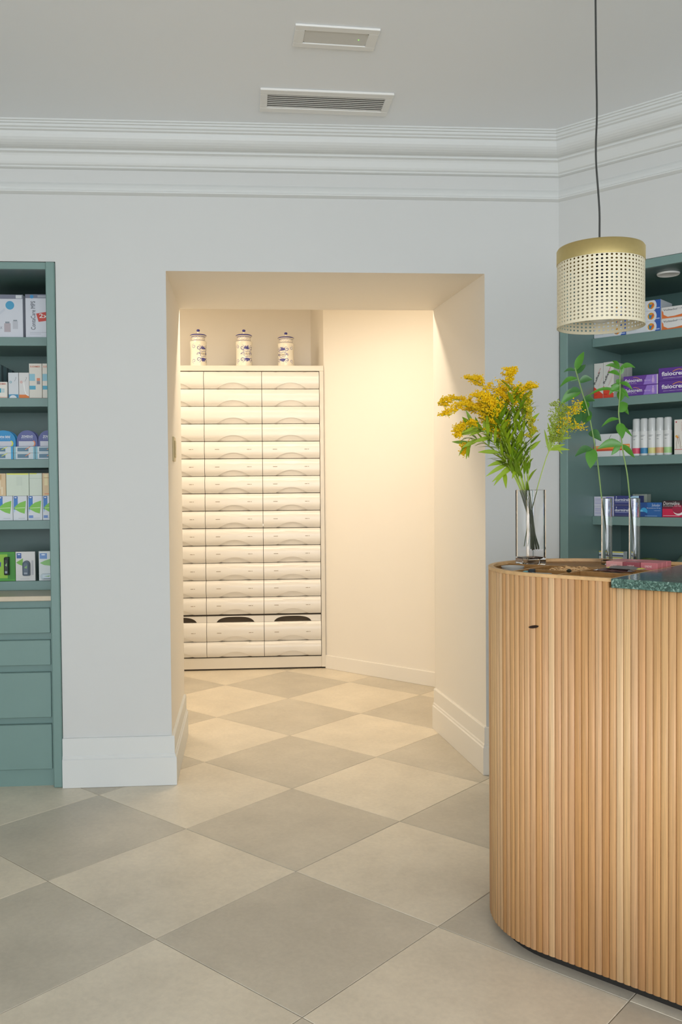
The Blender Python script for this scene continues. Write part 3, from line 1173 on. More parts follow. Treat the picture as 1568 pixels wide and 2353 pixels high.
def leaf_mesh(name, base, tip, width, droop, side, m, n=8, fold=.25):
    """curved leaf blade from base to tip; side = unit vector across the blade"""
    base, tip, side = Vector(base), Vector(tip), Vector(side)
    d = tip - base
    L = d.length
    nrm = side.cross(d.normalized()).normalized()
    if nrm.z < 0:
        nrm = -nrm
    vs, fs = [], []
    for i in range(n + 1):
        f = i / n
        c = base + d * f + Vector((0, 0, 1)) * (droop * L * math.sin(PI * f)) + nrm * .02 * L * math.sin(PI * f)
        w = width / 2 * (math.sin(PI * min(1, f * .97 + .03) ** .8)) ** .85 if i < n else 0.0005
        w = max(w, .0006)
        vs += [c - side * w + nrm * w * fold, c, c + side * w + nrm * w * fold]
    for i in range(n):
        a = 3 * i
        fs += [(a, a + 1, a + 4, a + 3), (a + 1, a + 2, a + 5, a + 4)]
    me = bpy.data.meshes.new(name)
    me.from_pydata([tuple(v) for v in vs], [], fs)
    me.materials.append(m)
    me.polygons.foreach_set('use_smooth', [True] * len(fs))
    return me


def smooth_path(pts, n=5):
    P = [Vector(p) for p in pts]
    out = []
    for i in range(len(P) - 1):
        p0, p1, p2, p3 = P[max(i - 1, 0)], P[i], P[i + 1], P[min(i + 2, len(P) - 1)]
        for k in range(n):
            t = k / n
            out.append(.5 * ((2 * p1) + (-p0 + p2) * t + (2 * p0 - 5 * p1 + 4 * p2 - p3) * t * t + (-p0 + 3 * p1 - 3 * p2 + p3) * t ** 3))
    out.append(P[-1])
    return out


RUS = (
 ([(2, 1113), (0, 1177), (-15, 1289), (-29, 1416), (-44, 1508), (-58, 1579), (-77, 1643), (-93, 1700), (-99, 1721)],
  [(-96, 1714, -71, 1772, 23), (-94, 1701, -66, 1732, 19), (-97, 1712, -133, 1706, 10), (-94, 1687, -148, 1660, 15), (-89, 1683, -112, 1678, 12), (-85, 1675, -44, 1681, 21), (-82, 1644, -145, 1601, 29), (-82, 1646, -121, 1637, 18), (-75, 1614, -37, 1612, 23), (-70, 1613, -70, 1579, 29), (-63, 1586, -70, 1537, 35), (-84, 1582, -111, 1517, 32), (-62, 1548, -47, 1564, 13), (-54, 1511, -17, 1482, 26), (-46, 1457, -99, 1433, 23), (-46, 1457, -51, 1393, 34)], GREEN2, 'left'),
 ([(0, 1113), (-3, 1179), (-14, 1290), (-22, 1372), (-32, 1428), (-38, 1469), (-44, 1531), (-48, 1572), (-44, 1627), (-44, 1675), (-43, 1703)],
  [(-45, 1706, -88, 1719, 12), (-44, 1708, 2, 1710, 16), (-45, 1710, -67, 1729, 10), (-44, 1686, -81, 1696, 13), (-44, 1689, -32, 1712, 12), (-44, 1673, -53, 1657, 16), (-44, 1655, -77, 1625, 17), (-45, 1634, -146, 1620, 10), (-44, 1637, -43, 1603, 25), (-45, 1640, -72, 1656, 17), (-43, 1662, -5, 1639, 12), (-40, 1645, -17, 1614, 13), (-47, 1572, -21, 1595, 29), (-43, 1600, -18, 1563, 16), (-48, 1548, -100, 1524, 12), (-45, 1535, -36, 1485, 26), (-38, 1527, -7, 1490, 9), (-38, 1466, -113, 1454, 25), (-44, 1466, -70, 1434, 16), (-38, 1466, 0, 1424, 16)], GREEN, 'right'))
for (path, leaves, gm, side), tp in zip(RUS, TUBES):
    c = Vector((tp.x, tp.y, 0))
    lat = Vector((c.y, -c.x, 0)).normalized()
    dep = Vector((c.x, c.y, 0)).normalized()
    o0 = Vector((tp.x, tp.y, 1.10))
    t = thing('leafy_stem', 'green leafy cut stem standing in the %s tube vase' % side, 'stem', o0, 0, 'leafy stems in the tube vases')
    loc3 = lambda l, z, d=0: lat * (l / 1000) + dep * d + Vector((0, 0, z / 1000 - 1.10))
    MB().tube(smooth_path([loc3(l, z) for l, z in path]), .0022, 6).build('stem', STEMD, t)
    rnd = random.Random(5)
    for k, (a, b, x, y, wd) in enumerate(leaves):
        dd = rnd.uniform(-.022, .022)
        bs, tp_ = loc3(a, b), loc3(x, y, dd)
        dv = (tp_ - bs).normalized()
        sd = dv.cross(dep).normalized()
        sd = (sd * rnd.uniform(.8, 1) + dep * rnd.uniform(-.45, .45)).normalized()
        sd = (sd - dv * sd.dot(dv)).normalized()
        dr = .16 if abs(x - a) > abs(y - b) else .03
        me = leaf_mesh('leaf', bs, tp_, wd / 1000 * 1.12, dr, sd, gm if k % 3 else GREEN)
        link('leaf', me, t)

# goldenrod
vo = Vector((.811, 2.787, 1.11))
lat, dep = Vector((.96, -.279, 0)), Vector((.279, .96, 0))
OCT = [(1, 0, 0), (-1, 0, 0), (0, 1, 0), (0, -1, 0), (0, 0, 1), (0, 0, -1)]
OCF = [(0, 2, 4), (2, 1, 4), (1, 3, 4), (3, 0, 4), (2, 0, 5), (1, 2, 5), (3, 1, 5), (0, 3, 5)]


def floret(mb, p, r, rnd, mi=0):
    a = rnd.uniform(0, PI)
    c, s = math.cos(a), math.sin(a)
    vs = []
    for x, y, z in OCT:
        q = rnd.uniform(.7, 1.25) * r
        vs.append((p.x + (x * c - y * s) * q, p.y + (x * s + y * c) * q, p.z + z * q * .8))
    mb.add(vs, OCF, mi)


def goldenrod(path, label, seed, dspread, plume=.42, nbr=15, blen=.062, gm=LIME, ylw=1.0, group='goldenrod stems in the square vase', nleaf=14, lean=-1.0, leaf0=.34):
    rnd = random.Random(seed)
    t = thing('goldenrod_stem', label, 'flower', vo, 0, group)
    n = len(path)
    pts = []
    for i, (l, z) in enumerate(path):
        f = i / (n - 1)
        pts.append(lat * (l / 1000) + dep * (dspread * (max(0, f - .17) if f > .17 else (f - .17) * .5)) + Vector((0, 0, z / 1000 - 1.11)))
    bl_, bd_ = rnd.uniform(-.016, .010), rnd.uniform(-.020, .020)
    pts[0] = pts[0] + lat * bl_ + dep * bd_
    pts[1] = pts[1] - lat * bl_ * .35 - dep * bd_ * .2
    sp_ = smooth_path(pts, 6)
    m = len(sp_)
    MB().tube(sp_, [.0021 - .0013 * i / m for i in range(m)], 6).build('stem', STEMG, t)
    fl_ = MB()
    tw = MB()
    i0 = int(m * (1 - plume))
    for k in range(nbr):
        f = k / max(1, nbr - 1)
        i = min(m - 2, int(i0 + (m - 1 - i0) * f))
        p = sp_[i]
        d = (sp_[i + 1] - sp_[i]).normalized()
        ang = rnd.uniform(0, 2 * PI)
        side = (lat * math.cos(ang) * .9 + dep * math.sin(ang) + Vector((0, 0, .55))).normalized()
        bl = blen * (1 - .62 * f) * rnd.uniform(.7, 1.15)
        bp_ = []
        for q in range(7):
            g_ = q / 6
            bp_.append(p + side * bl * g_ + d * bl * .55 * g_ + Vector((0, 0, -1)) * bl * .35 * g_ * g_ + lat * lean * .18 * bl * g_)
        tw.tube(bp_, .0006, 4)
        for q in range(1, 7):
            for _ in range(9 if q > 1 else 5):
                pp = bp_[q] + Vector((rnd.gauss(0, 1), rnd.gauss(0, 1), abs(rnd.gauss(0, 1)) + .2)) * .0048
                floret(fl_, pp, rnd.uniform(.0020, .0038), rnd, 0 if rnd.random() < ylw else 1)
    for i in range(i0, m):
        for _ in range(4):
            pp = sp_[i] + Vector((rnd.gauss(0, 1), rnd.gauss(0, 1), rnd.gauss(0, 1))) * .0045
            floret(fl_, pp, rnd.uniform(.0018, .003), rnd, 0 if rnd.random() < ylw else 1)
    tag(tw.build('twigs', LIME2, t), None, None, None, 'stuff')
    tag(fl_.build('florets', [YEL, YELG], t), None, None, None, 'stuff')
    for k in range(nleaf):
        f = leaf0 + (1 - plume * .75 - leaf0) * (k + rnd.random() * .6) / nleaf
        i = max(1, min(m - 2, int(f * m)))
        p = sp_[i]
        d = (sp_[i + 1] - sp_[i]).normalized()
        ang = k * 2.4 + rnd.uniform(-.4, .4)
        a = lat.cross(d).normalized()
        b = d.cross(a)
        out = (a * math.cos(ang) + b * math.sin(ang))
        L = rnd.uniform(.048, .086) * (1 - .25 * k / max(1, nleaf))
        tip = p + (out * .75 + d * .65).normalized() * L
        sd = (tip - p).cross(Vector((0, 0, 1)) if abs(out.z) < .7 else dep).normalized()
        me = leaf_mesh('leaf', p, tip, rnd.uniform(.009, .0145), rnd.uniform(-.02, .10), sd, gm if k % 3 else LIME2, n=6)
        link('leaf', me, t)
    return t, loc_g


def loc_g(l, z, d=0):
    return lat * (l / 1000) + dep * d + Vector((0, 0, z / 1000 - 1.11))


GR = [
 ([(22, 1134), (-4, 1256), (-41, 1362), (-96, 1490), (-152, 1576), (-236, 1624), (-279, 1604)], 'goldenrod stem arching farthest left, its long yellow tip drooping', 1, .02, .50, 20, .055),
 ([(18, 1133), (-7, 1256), (-48, 1376), (-96, 1504), (-138, 1569), (-201, 1599), (-262, 1566)], 'goldenrod stem arching left just below the farthest tip', 2, -.04, .50, 20, .055),
 ([(16, 1131), (-5, 1249), (-38, 1362), (-75, 1504), (-110, 1603), (-158, 1675), (-186, 1690)], 'goldenrod stem reaching up left with a loose golden plume', 3, .05, .40, 15, .055),
 ([(20, 1133), (-3, 1249), (-27, 1362), (-48, 1503), (-54, 1602), (-57, 1672), (-60, 1704)], 'tallest upright goldenrod stem, topped by a round yellow tuft', 4, -.02, .34, 15, .058),
 ([(16, 1133), (-5, 1256), (-34, 1376), (-75, 1489), (-96, 1560), (-110, 1589), (-122, 1608)], 'goldenrod stem in the middle with a dense bright yellow head', 5, -.07, .34, 16, .055),
 ([(20, 1133), (0, 1249), (-20, 1376), (-34, 1517), (-33, 1601), (-24, 1644), (0, 1652)], 'goldenrod stem on the right of the bunch, its yellow tip bent right', 6, .02, .36, 15, .058),
 ([(12, 1131), (-11, 1256), (-55, 1376), (-124, 1490), (-180, 1534), (-208, 1524), (-228, 1498)], 'goldenrod stem drooping low on the left with an amber plume', 7, -.05, .40, 14, .040),
 ([(10, 1133), (-11, 1256), (-55, 1376), (-124, 1462), (-173, 1494), (-206, 1474), (-216, 1440)], 'lowest goldenrod stem on the left with a small brownish drooping tip', 8, .04, .20, 6, .018),
 ([(14, 1133), (-2, 1252), (-30, 1376), (-62, 1500), (-76, 1580), (-84, 1635), (-90, 1652)], 'goldenrod stem behind the dense middle of the bunch', 11, .08, .36, 15, .055),

 ([(12, 1133), (-5, 1256), (-46, 1376), (-98, 1490), (-128, 1550), (-165, 1592), (-196, 1588)], 'goldenrod stem in the left half, its amber plume below the topmost left plume', 12, .06, .44, 16, .052),
 ([(14, 1133), (-5, 1256), (-42, 1376), (-84, 1496), (-112, 1562), (-138, 1612), (-160, 1622)], 'goldenrod stem in the left half leaning toward the viewer', 13, -.09, .40, 16, .050),
]
LN = {1: 20, 2: 20, 8: 18}
for path, lab, seed, ds, pl, nb, bl in GR:
    goldenrod(path, lab, seed, ds, pl, int(nb * 1.3), bl, nleaf=LN.get(seed, 32))
# two green budding stems and the separate sprig on the right
goldenrod([(22, 1134), (3, 1249), (-11, 1376), (-20, 1488), (-20, 1559), (-10, 1600), (-4, 1635)], 'green goldenrod stem with unopened buds in the bunch', 9, .03, .34, 12, .030, ylw=.1, nleaf=16)
t, _ = goldenrod([(20, 1134), (0, 1249), (-8, 1334), (-1, 1446), (4, 1523), (-5, 1586)], 'thin green budding stem at the right edge of the bunch', 10, -.02, .30, 10, .020, ylw=.05, nleaf=5)
for a, b, x, y in ((-6, 1537, 28, 1571), (-3, 1495, 19, 1518), (-1, 1453, 32, 1483)):
    bs, tp_ = loc_g(a, b, -.005), loc_g(x, y, -.02)
    link('leaf', leaf_mesh('leaf', bs, tp_, .011, .04, (tp_ - bs).cross(dep).normalized(), LIME, n=6), t)
lowleaf = bpy.data.objects['goldenrod_stem']
for a, b, x, y in ((-69, 1412, -141, 1370), (-66, 1405, -116, 1340), (-78, 1419, -136, 1403), (-83, 1384, -77, 1331), (-96, 1447, -166, 1449), (-41, 1404, -58, 1362), (-124, 1497, -183, 1480), (-145, 1526, -194, 1502), (-60, 1395, -122, 1352)):
    bs, tp_ = loc_g(a, b, .0), loc_g(x, y, -.03)
    link('leaf', leaf_mesh('leaf', bs, tp_, .014, .04, (tp_ - bs).cross(dep).normalized(), LIME, n=6), lowleaf)

rnd = random.Random(21)
t = thing('goldenrod_stem', 'separate goldenrod sprig leaning right, green with a few yellow tips', 'flower', vo, 0)
sprigs = [[(-18, 1143), (-3, 1235), (22, 1333), (42, 1403), (58, 1448), (89, 1500), (116, 1548), (150, 1575)], [(58, 1448), (69, 1501), (76, 1556), (83, 1598)], [(58, 1448), (89, 1521), (110, 1569), (150, 1596)], [(58, 1448), (96, 1486), (116, 1520), (157, 1520)], [(58, 1448), (78, 1510), (92, 1560), (112, 1590)]]
st, fl_ = MB(), MB()
for si_, L in enumerate(sprigs):
    dd = (0, -.03, .02, -.02, .03)[si_]
    path = smooth_path([loc_g(l, z, dd * max(0, (z - 1448) / 150)) for l, z in L], 5)
    st.tube(path, .0016 if si_ == 0 else .0010, 5)
    n = len(path)
    for i in range(n):
        z = path[i].z + 1.11
        if z < 1.475:
            continue
        for _ in range(7):
            out = Vector((rnd.gauss(0, 1), rnd.gauss(0, 1), rnd.gauss(0, .6) + .6)).normalized()
            L_ = rnd.uniform(.006, .022)
            e = path[i] + out * L_
            st.tube([path[i], e], .0005, 3)
            tipz = (i / n > .72 and si_ in (0, 2, 3))
            for _ in range(3):
                floret(fl_, e + Vector((rnd.gauss(0, 1), rnd.gauss(0, 1), rnd.gauss(0, 1))) * .0035, rnd.uniform(.0018, .0034), rnd, 0 if (tipz and rnd.random() < .85) else 1)
st.build('stem', STEMG, t)
tag(fl_.build('florets', [YEL, mat('goldenrod_green_bud', '#9fae3c', .55)], t), None, None, None, 'stuff')
for a, b, x, y, wd in ((58, 1448, 44, 1520, 8), (60, 1452, 108, 1470, 12), (58, 1450, 72, 1530, 11), (62, 1454, 122, 1452, 11), (75, 1485, 128, 1490, 10), (70, 1470, 100, 1440, 8), (80, 1500, 60, 1555, 7), (66, 1490, 54, 1540, 7)):
    bs, tp_ = loc_g(a, b, .0), loc_g(x, y, rnd.uniform(-.02, .02))
    link('leaf', leaf_mesh('leaf', bs, tp_, wd / 1000, .05, (tp_ - bs).cross(dep).normalized(), LIME, n=6), t)

# ------------------------------------------------------------------ pendant lamp
pl = thing('pendant_lamp', 'pendant lamp with brass cap and woven cane drum shade over the counter', 'lamp', (.973, 2.6, 0))
RS = .1275
zb, zt = 1.8155, 2.010
MB().lathe([(RS - .004, zt - .004), (RS + .0015, zt - .004), (RS + .0015, zt + .036), (RS - .002, zt + .0415), (RS - .012, zt + .0435), (.012, zt + .0440), (.012, zt + .041), (RS - .012, zt + .0405), (RS - .004, zt + .034)], 72, caps=False).build('brass_cap', BRASS, pl)
cn = MB()
NC, NR = 58, 17
ch_ = (zt - .003 - (zb + .006)) / NR
cw = 2 * PI / NC


def cyl(a, z, r):
    return (r * math.cos(a), r * math.sin(a), z)


for r_ in range(NR):
    z0 = zb + .006 + ch_ * r_
    for c in range(NC):
        a0 = cw * c
        outer, inner = [], []
        cc = .055
        for u, v in ((cc, 0), (1 - cc, 0), (1, cc), (1, 1 - cc), (1 - cc, 1), (cc, 1), (0, 1 - cc), (0, cc)):
            outer.append((u, v))
        for k in range(8):
            th = math.radians(-112.5 + 45 * k)
            inner.append((.5 + .275 * math.cos(th), .5 + .275 * math.sin(th)))
        vs = [cyl(a0 + cw * u, z0 + ch_ * v, RS) for u, v in outer + inner]
        fs = [(k, (k + 1) % 8, 8 + (k + 1) % 8, 8 + k) for k in range(8)]
        cn.add(vs, fs)
shade = cn.build('cane_shade', CANE, pl)
md = shade.modifiers.new('thickness', 'SOLIDIFY')
md.thickness = .0014
md.offset = -1
MB().lathe([(RS - .0020, zb), (RS + .0012, zb), (RS + .0012, zb + .0065), (RS - .0020, zb + .0065), (RS - .0020, zb)], 72, caps=False).build('bottom_hoop', CANE, pl)
MB().lathe([(0, 2.050), (.020, 2.050), (.020, 1.925), (.016, 1.915), (0, 1.915)], 24, caps=False).build('socket', C('#2f2f2d', .4), pl)
MB().lathe([(.012, 1.914), (.016, 1.905), (.032, 1.890), (.040, 1.872), (.040, 1.858), (.032, 1.838), (.016, 1.829), (0, 1.827)], 32, caps=False).build('bulb', mat('frosted_bulb', '#e9e6df', .35), pl)
cpts = [(-.002, 2.054), (-.003, 2.09), (-.003, 2.156), (-.007, 2.221), (-.013, 2.299), (-.014, 2.364), (-.011, 2.454), (-.013, 2.596), (-.015, 2.788), (-.015, 2.895)]
MB().tube(smooth_path([(x, 0, z) for x, z in cpts], 4), .0030, 8).build('cord', CORD, pl)
MB().lathe([(0, 2.893), (.048, 2.893), (.05, 2.897), (.05, 2.9195), (0, 2.9195)], 32, caps=False, cx=-.015).build('ceiling_rose', BRASS, pl)


# ------------------------------------------------------------------ packaged goods on the shelves
def front_print(o, w, h, patches, y=-.0005, name='printed_front'):
    quads = []
    for li, pt in enumerate(patches):
        kind, col = pt[0], pt[-1]
        m = C(col)
        yy = y - .00012 * li
        if kind == 'r':
            x0, z0, x1, z1 = pt[1:5]
            poly = [(x0, z0), (x1, z0), (x1, z1), (x0, z1)]
        elif kind == 'p':
            poly = pt[1]
        elif kind == 'c':       # circle: centre and radius as a fraction of height
            cx, cz, r = pt[1:4]
            poly = [(cx + r * h / w * math.cos(2 * PI * k / 24), cz + r * math.sin(2 * PI * k / 24)) for k in range(24)]
        elif kind == 'e':
            cx, cz, rx, rz = pt[1:5]
            poly = [(cx + rx * math.cos(2 * PI * k / 28), cz + rz * math.sin(2 * PI * k / 28)) for k in range(28)]
        elif kind == 's':       # stroke along points
            P, wd = pt[1], pt[2]
            for (xa, za), (xb, zb_) in zip(P, P[1:]):
                dx, dz = (xb - xa) * w, (zb_ - za) * h
                l = math.hypot(dx, dz) or 1
                nx_, nz_ = -dz / l * wd / 2, dx / l * wd / 2
                q = [(xa * w - nx_, za * h - nz_), (xb * w - nx_, zb_ * h - nz_), (xb * w + nx_, zb_ * h + nz_), (xa * w + nx_, za * h + nz_)]
                quads.append(([(a - w / 2, yy, b) for a, b in q], m))
            continue
        poly = [(min(.998, max(.002, a)), min(.998, max(.002, b))) for a, b in poly]
        ar = sum(poly[i][0] * poly[(i + 1) % len(poly)][1] - poly[(i + 1) % len(poly)][0] * poly[i][1] for i in range(len(poly)))
        if ar < 0:
            poly = poly[::-1]
        quads.append(([(a * w - w / 2, yy, b * h) for a, b in poly], m))
    # patches that touch or lie close together make one printed part
    bb = [(min(p[0] for p in q), max(p[0] for p in q), min(p[2] for p in q), max(p[2] for p in q)) for q, m in quads]
    gid = list(range(len(quads)))
    for a in range(len(quads)):
        for b in range(a):
            A, B = bb[a], bb[b]
            gap = math.hypot(max(0, A[0] - B[1], B[0] - A[1]), max(0, A[2] - B[3], B[2] - A[3]))
            size = max(math.hypot(q[1] - q[0], q[3] - q[2]) for q in (A, B))
            if gap < .35 * size and gid[a] != gid[b]:
                ga, gb = gid[a], gid[b]
                gid = [gb if g_ == ga else g_ for g_ in gid]
    for g_ in sorted(set(gid)):
        mats, mb = [], MB()
        for (q, m), k in zip(quads, gid):
            if k == g_:
                if m not in mats:
                    mats.append(m)
                mb.add(q, [tuple(range(len(q)))], mats.index(m))
        mb.build(name, mats, o)


def texts(o, w, h, tx, y=-.0024):
    for s, x, z, wf, hf, col, *rest in tx:
        rot = rest[0] if rest else 0
        bold = rest[1] if len(rest) > 1 else .012
        slant = rest[2] if len(rest) > 2 else 0
        if rot:
            text_object('lettering', s, o, wf * h, C(col), (x * w - w / 2, y, z * h), rot, hf * w, bold, slant)
        else:
            text_object('lettering', s, o, wf * w, C(col), (x * w - w / 2, y, z * h), 0, hf * h, bold, slant)


CABS = {'L': (Vector((-1.025, 4.002, 0)), 0), 'R': (Vector((1.334, 3.966, 0)), -PI / 4)}


def box_item(cab, name, label, cat, u0, u1, v, z, h, depth, body, patches=(), tx=(), group=None, bevel=.0008):
    org, rz = CABS[cab]
    w = u1 - u0
    uc = (u0 + u1) / 2 - (-1.025 if cab == 'L' else 0)
    M = Matrix.Translation(org) @ Matrix.Rotation(rz, 4, 'Z')
    o = MB().box(-w / 2, w / 2, 0, depth, 0, h).build(name, C(body), None, M @ Vector((uc, v, z)), rz, bevel=bevel)
    tag(o, label, cat, group)
    if patches:
        front_print(o, w, h, patches)
    if tx:
        texts(o, w, h, tx)
    return o


LS = (2.0615, 1.7755, 1.4865, 1.1965, .9085)
VL = .263
# left, top shelf: white contact lens kits
kit = [('r', 0, .90, 1, 1, '#7f8394'), ('r', .84, .91, .98, .985, '#d9dde0'), ('c', .70, .75, .10, '#4fa3cb')]
bott = [('r', .56, .13, .71, .33, '#b9aeb4'), ('r', .585, .33, .685, .37, '#8f98a0'), ('r', .76, .20, .88, .38, '#c2c4cc'), ('r', .775, .38, .865, .41, '#8f98a0')]
box_item('L', 'lens_care_box', 'large white carton with a blue disc, left on the top shelf of the left cabinet', 'box', -1.399, -1.202, VL, LS[0], .202, .12, '#d9dce4',
         kit + bott + [('s', [(.30, .40), (.45, .55), (.58, .66)], .010, '#cfd4de'), ('r', .28, .18, .44, .19, '#a8adb8'), ('r', .1, .08, .3, .09, '#b6bac4'), ('r', .1, .13, .24, .14, '#b6bac4')],
         [('ContaCare MPS', .20, .22, .62, .09, '#6b6f78', PI / 2, 0.0), ('2x', .42, .20, .10, .08, '#a8adb8')], 'white lens care cartons')
box_item('L', 'lens_care_box', 'large white carton with a red 2x8,9 offer sticker on the left cabinet', 'box', -1.190, -1.030, VL, LS[0], .204, .12, '#d9dce4',
         [('r', 0, .91, 1, 1, '#7f8394'), ('c', .19, .945, .042, '#3f93c9'), ('c', .98, .74, .10, '#4fa3cb'), ('r', .36, .955, .66, .968, '#d9dde0'), ('r', .36, .93, .80, .938, '#d9dde0'),
          ('p', [(.31, .555), (.98, .645), (1.0, .43), (.38, .365)], '#cf4a3f'), ('r', .60, .18, .62, .28, '#c2c4cc'), ('r', .68, .17, .82, .18, '#c2c4cc'), ('r', .12, .115, .60, .122, '#a8adb8'), ('r', .12, .08, .45, .087, '#b6bac4')],
         [('ContaCare MPS', .29, .18, .66, .13, '#5d6068', PI / 2, 0.0), ('2x8,9', .40, .435, .55, .12, '#f3eeea')], 'white lens care cartons')

# second shelf: row of tall boxes seen from the side, then eye drop boxes
for k in range(7):
    box_item('L', 'flat_box', 'tall bluish grey flat box, %s in the receding row' % ('foremost', 'second', 'third', 'fourth', 'fifth', 'sixth', 'last')[k], 'box', -1.375, -1.322 + .0008 * (k % 2), VL + .002 + .043 * k, LS[1], .166 - .001 * k, .0405,
             ('#8fb0b8', '#6d7f84')[k % 2], group='receding row of flat boxes')
box_item('L', 'eye_drop_box', 'low white box with a teal block on the second shelf of the left cabinet', 'box', -1.3215, -1.277, VL - .012, LS[1], .076, .012, '#e3dfd6',
         [('r', 0, .03, 1, 0.06, '#d98a6e'), ('r', 0, .33, .38, .60, '#3f9bb0'), ('r', .45, .33, .72, .58, '#b8ccd0')], [('SUDIMER', .05, .82, .85, .10, '#d27a66')])
box_item('L', 'eye_drop_box', 'white box with a blue wave at the foot on the second shelf', 'box', -1.275, -1.228, VL, LS[1], .121, .06, '#d3d7db',
         [('r', .03, .0, .97, .15, '#3e8fb9'), ('e', .45, .0, .36, .12, '#dfe3e6'), ('c', .24, .63, .045, '#5b9fae'), ('c', .24, .63, .026, '#d3d7db'), ('s', [(.60, .66), (.70, .72), (.78, .80), (.70, .82)], .0012, '#6d747c')], ())
box_item('L', 'eye_drop_box', 'white box with an orange foot beside the wave box', 'box', -1.226, -1.179, VL, LS[1], .121, .06, '#dad8d6',
         [('p', [(.02, .0), (.98, .0), (.98, .08), (.75, .14), (.02, .14)], '#e27d36'), ('s', [(.48, .62), (.56, .30), (.72, .15), (.95, .10)], .005, '#f0efec'), ('c', .24, .63, .045, '#d98877'), ('c', .24, .63, .026, '#dad8d6'), ('s', [(.60, .66), (.70, .72), (.78, .80), (.70, .82)], .0012, '#6d747c')], ())
hp = [('r', .02, .25, .50, .36, '#53a7c4'), ('r', .02, .50, .46, .70, '#8fc0d0'), ('r', .60, .50, .86, .58, '#dd8a68'), ('r', .60, .40, .86, .495, '#8b8d92'), ('r', 0, 0, 1, .012, '#d98a6e')]
box_item('L', 'saline_box', 'tall cream box with red heading and blue blocks on the second shelf', 'box', -1.178, -1.119, VL, LS[1], .164, .06, '#ddd8cd', hp, [('SUDIMER', .09, .885, .80, .05, '#d9896f')], 'tall saline boxes')
box_item('L', 'saline_box', 'tall cream box partly hidden by the cabinet side on the second shelf', 'box', -1.117, -1.058, VL, LS[1], .164, .06, '#ddd8cd', hp, [('SUDIMER', .09, .885, .80, .05, '#d9896f')], 'tall saline boxes')


# third shelf: lip cream packs with arched cards
def arch_pack(u0, u1, col, stripe, label, word, accent, group):
    w = u1 - u0
    org, rz = CABS['L']
    base = org + Vector(((u0 + u1) / 2 + 1.025, VL, LS[2]))
    o = MB().box(-w / 2, w / 2, 0, .05, 0, .030).build('lip_cream_box', C('#c9d3d8'), None, base, 0, bevel=.0008)
    pr_ = [('r', .0, .0, .10, 1, stripe), ('r', .92, 0, 1, 1, stripe), ('r', .18, .22, .70, .82, '#5d7f95'), ('s', [(.55, .5), (.78, .95)], .003, accent)]
    tag(o, label + ', lower box of its stack', 'box', group)
    front_print(o, w, .030, pr_)
    t = thing('lip_cream_pack', label + ', upper pack with arched card', 'pack', base + Vector((0, 0, .0305)), 0, group)
    b = MB().box(-w / 2, w / 2, 0, .05, 0, .030).build('box', C('#c9d3d8'), t, bevel=.0008)
    front_print(b, w, .030, pr_)
    pts = [(-w / 2, 0), (w / 2, 0)] + [(w / 2 * math.cos(PI * k / 16) * 1.0, .045 + (.110 - .045) * math.sin(PI * k / 16) ** .75) for k in range(17)]
    mb = MB()
    n = len(pts)
    mb.add([(x, .0502, z) for x, z in pts] + [(x, .0517, z) for x, z in pts], [tuple(range(n)), tuple(range(n, 2 * n))[::-1]] + [((i + 1) % n, i, n + i, n + (i + 1) % n) for i in range(n)])
    cd_ = mb.build('card', C(col), t)
    pm = MB()
    pm.add([(-w * .40, .0497, .034), (w * .36, .0497, .034), (w * .36, .0497, .058), (-w * .40, .0497, .058)], [(0, 1, 2, 3)], 0)
    pm.add([(w * (.30 + .10 * math.cos(q)), .0494, .047 + .014 * math.sin(q)) for q in [(-PI / 2 + PI * k / 8) for k in range(9)]] +
           [(w * (.28 + .06 * math.cos(q)), .0494, .047 + .010 * math.sin(q)) for q in [(PI / 2 - PI * k / 8) for k in range(9)]], [tuple(range(18))], 1)
    pm.build('card_print', [C('#cfcfd6'), C(accent)], cd_)
    text_object('lettering', word, cd_, w * .55, C('#eceef2'), (-w * .27, .0485, .074), 0, .012, .02, .2)
    for zz in (.066, .0705):
        text_object('lettering', 'labial', cd_, w * .52, C('#b9c0d6'), (-w * .25, .0485, zz), 0, .0022, .0)
    # a second card stands close behind
    k2 = mb.build('card', C(col), t, (.004, .030, 0))
    k2['label'] = 'second card behind the first'


arch_pack(-1.376, -1.259, '#2f8fc6', '#3aa0d2', 'bright blue lip cream at the left edge', 'Zovirax labial', '#d7d95a', 'arched lip cream packs')
arch_pack(-1.256, -1.157, '#5a6298', '#7fb3c4', 'violet lip cream in the middle of its shelf', 'ZOVIDUO', '#e08a5a', 'arched lip cream packs')
arch_pack(-1.155, -1.057, '#5a6298', '#7fb3c4', 'violet lip cream cut off by the cabinet side', 'ZOVIDUO', '#e08a5a', 'arched lip cream packs')

# fourth shelf: gum boxes below, plain boxes stacked on them
lf = [('r', .05, .45, .34, .98, '#3f7fc4'), ('r', .06, .88, .33, .97, '#2f5fa6'), ('e', .19, .925, .09, .02, '#dfe8f4'), ('p', [(.05, .45), (.34, .45), (.34, .60), (.05, .30)], '#a9c6e6'),
      ('p', [(.06, .50), (.25, .62), (.50, .72), (.92, .80), (.90, .60), (.86, .42), (.82, .27), (.50, .33), (.25, .41)], '#7fbf4e'),
      ('p', [(.14, .505), (.86, .53), (.85, .505), (.14, .49)], '#cfe9b8'), ('r', .38, .08, .84, .10, '#b9bcc2')]
for k, (a, b, pos) in enumerate(((-1.335, -1.265, 'at the left edge'), (-1.263, -1.198, 'second from the left edge'), (-1.194, -1.127, 'third from the left edge'), (-1.125, -1.060, 'against the cabinet side'))):
    box_item('L', 'gum_box', 'white gum box with a green leaf, ' + pos, 'box', a, b, VL, LS[3], .1165, .07, '#d5d9de', lf + ([('r', .06, .09, .36, .20, '#6f8fc8')] if k > 1 else []), (), 'green leaf gum boxes')
tz = LS[3] + .1172
